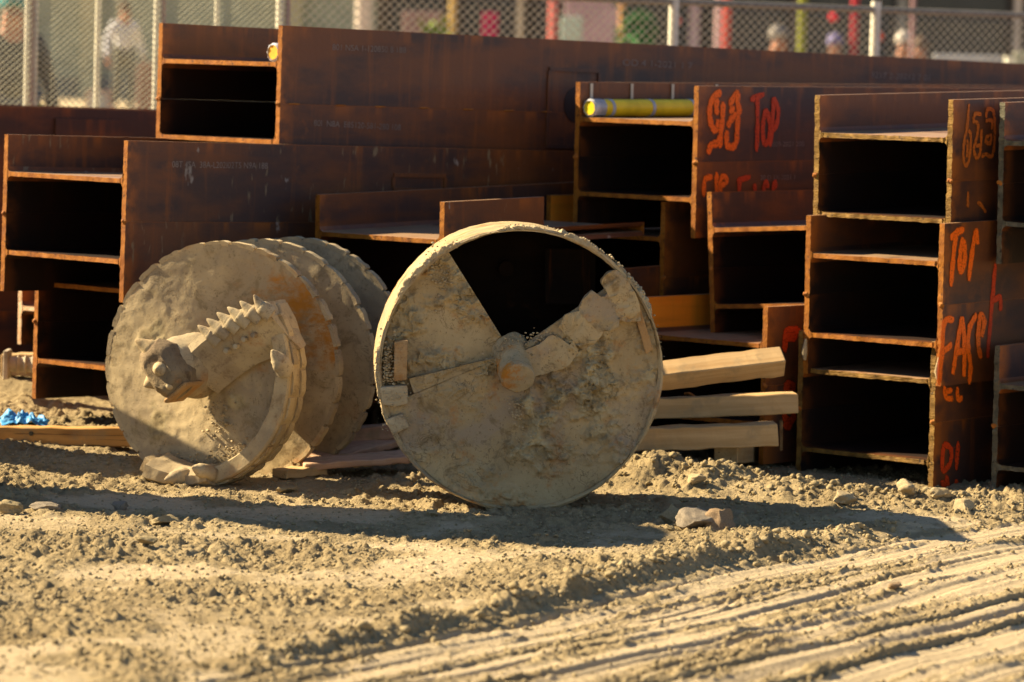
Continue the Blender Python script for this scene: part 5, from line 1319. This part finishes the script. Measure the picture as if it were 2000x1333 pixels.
# plants
def plant(label, px, Y, z0, h, r, n, c, seed):
    x = (px - 1000) / FPX * Y; t = thing('leafy_plant', label, 'plant', (x, Y, z0)); rd = random.Random(seed)
    mb = MB(); mb.tube([(0, 0, 0), (0, 0, 0.3), (0, 0, 0.32)], [0.12, 0.17, 0.16], 14); link('pot', mb.mesh('pot', col('pot_brown', (0.16, 0.09, 0.05)), 40), t)
    mb = MB(); mb.tube([(0, 0, 0.3), (0.01, 0, h * 0.75)], [0.02, 0.01], 7); link('stem', mb.mesh('stem', col('pot_brown', (0.16, 0.09, 0.05)), 40), t)
    mb = MB()
    for k in range(n):
        c0 = Vector((rd.gauss(0, r * 0.5), rd.gauss(0, r * 0.5), h * 0.75 + rd.gauss(0, r * 0.6))); d = Vector((rd.gauss(0, 1), rd.gauss(0, 1), rd.gauss(0.2, 0.7))).normalized() * 0.09
        s_ = d.orthogonal().normalized() * 0.03
        mb.add([c0 - d, c0 + s_, c0 + d, c0 - s_], [(0, 1, 2, 3)])
    o = link('leaves', mb.mesh('leaves', c), t); o['kind'] = 'stuff'
plant('bright green potted plant above the long brown beam left of the golden pole', 838, 50, 0.62, 1.75, 0.2, 260, col('leaf_green', (0.14, 0.20, 0.02)), 1)
plant('dark green potted plant left of the pale middle fence post', 1226, 47, 0.52, 2.1, 0.2, 260, col('leaf_dark', (0.03, 0.14, 0.03)), 2)
plant('lime green potted plant behind the leftmost fence post', 38, 30, 0.22, 1.18, 0.13, 200, col('leaf_lime', (0.36, 0.45, 0.01)), 3)
# crates left behind the fence
def crate(label, px0, px1, Y, z0, h, c):
    x0, x1 = (px0 - 1000) / FPX * Y, (px1 - 1000) / FPX * Y; w_ = x1 - x0
    t = thing('crate', label, 'crate', ((x0 + x1) / 2, Y, z0), group='boxes behind the left fence')
    mb = MB(); mb.box((0, 0, h / 2), (w_ - 0.02, w_ * 0.8, h - 0.02)); link('body', mb.mesh('body', c), t)
    mb = MB(); mb.box((0, 0, h + 0.01), (w_ + 0.03, w_ * 0.85, 0.03)); link('lid', mb.mesh('lid', col('crate_lid', (0.42, 0.27, 0.20))), t)
    for sx in (-1, 1):
        mb = MB(); mb.box((sx * (w_ / 2 - 0.01), -w_ * 0.4, h / 2), (0.05, 0.03, h - 0.03)); link('corner_batten', mb.mesh('corner_batten', col('crate_lid', (0.42, 0.27, 0.20))), t)
crate('brown wooden crate behind the right end of the left fence', 258, 312, 50, 0.62, 0.92, col('crate_brown', (0.24, 0.13, 0.085)))
crate('low pale box at the feet of the person in the white shirt', 160, 205, 58, 0.72, 0.36, col('pale_box', (0.48, 0.46, 0.40)))
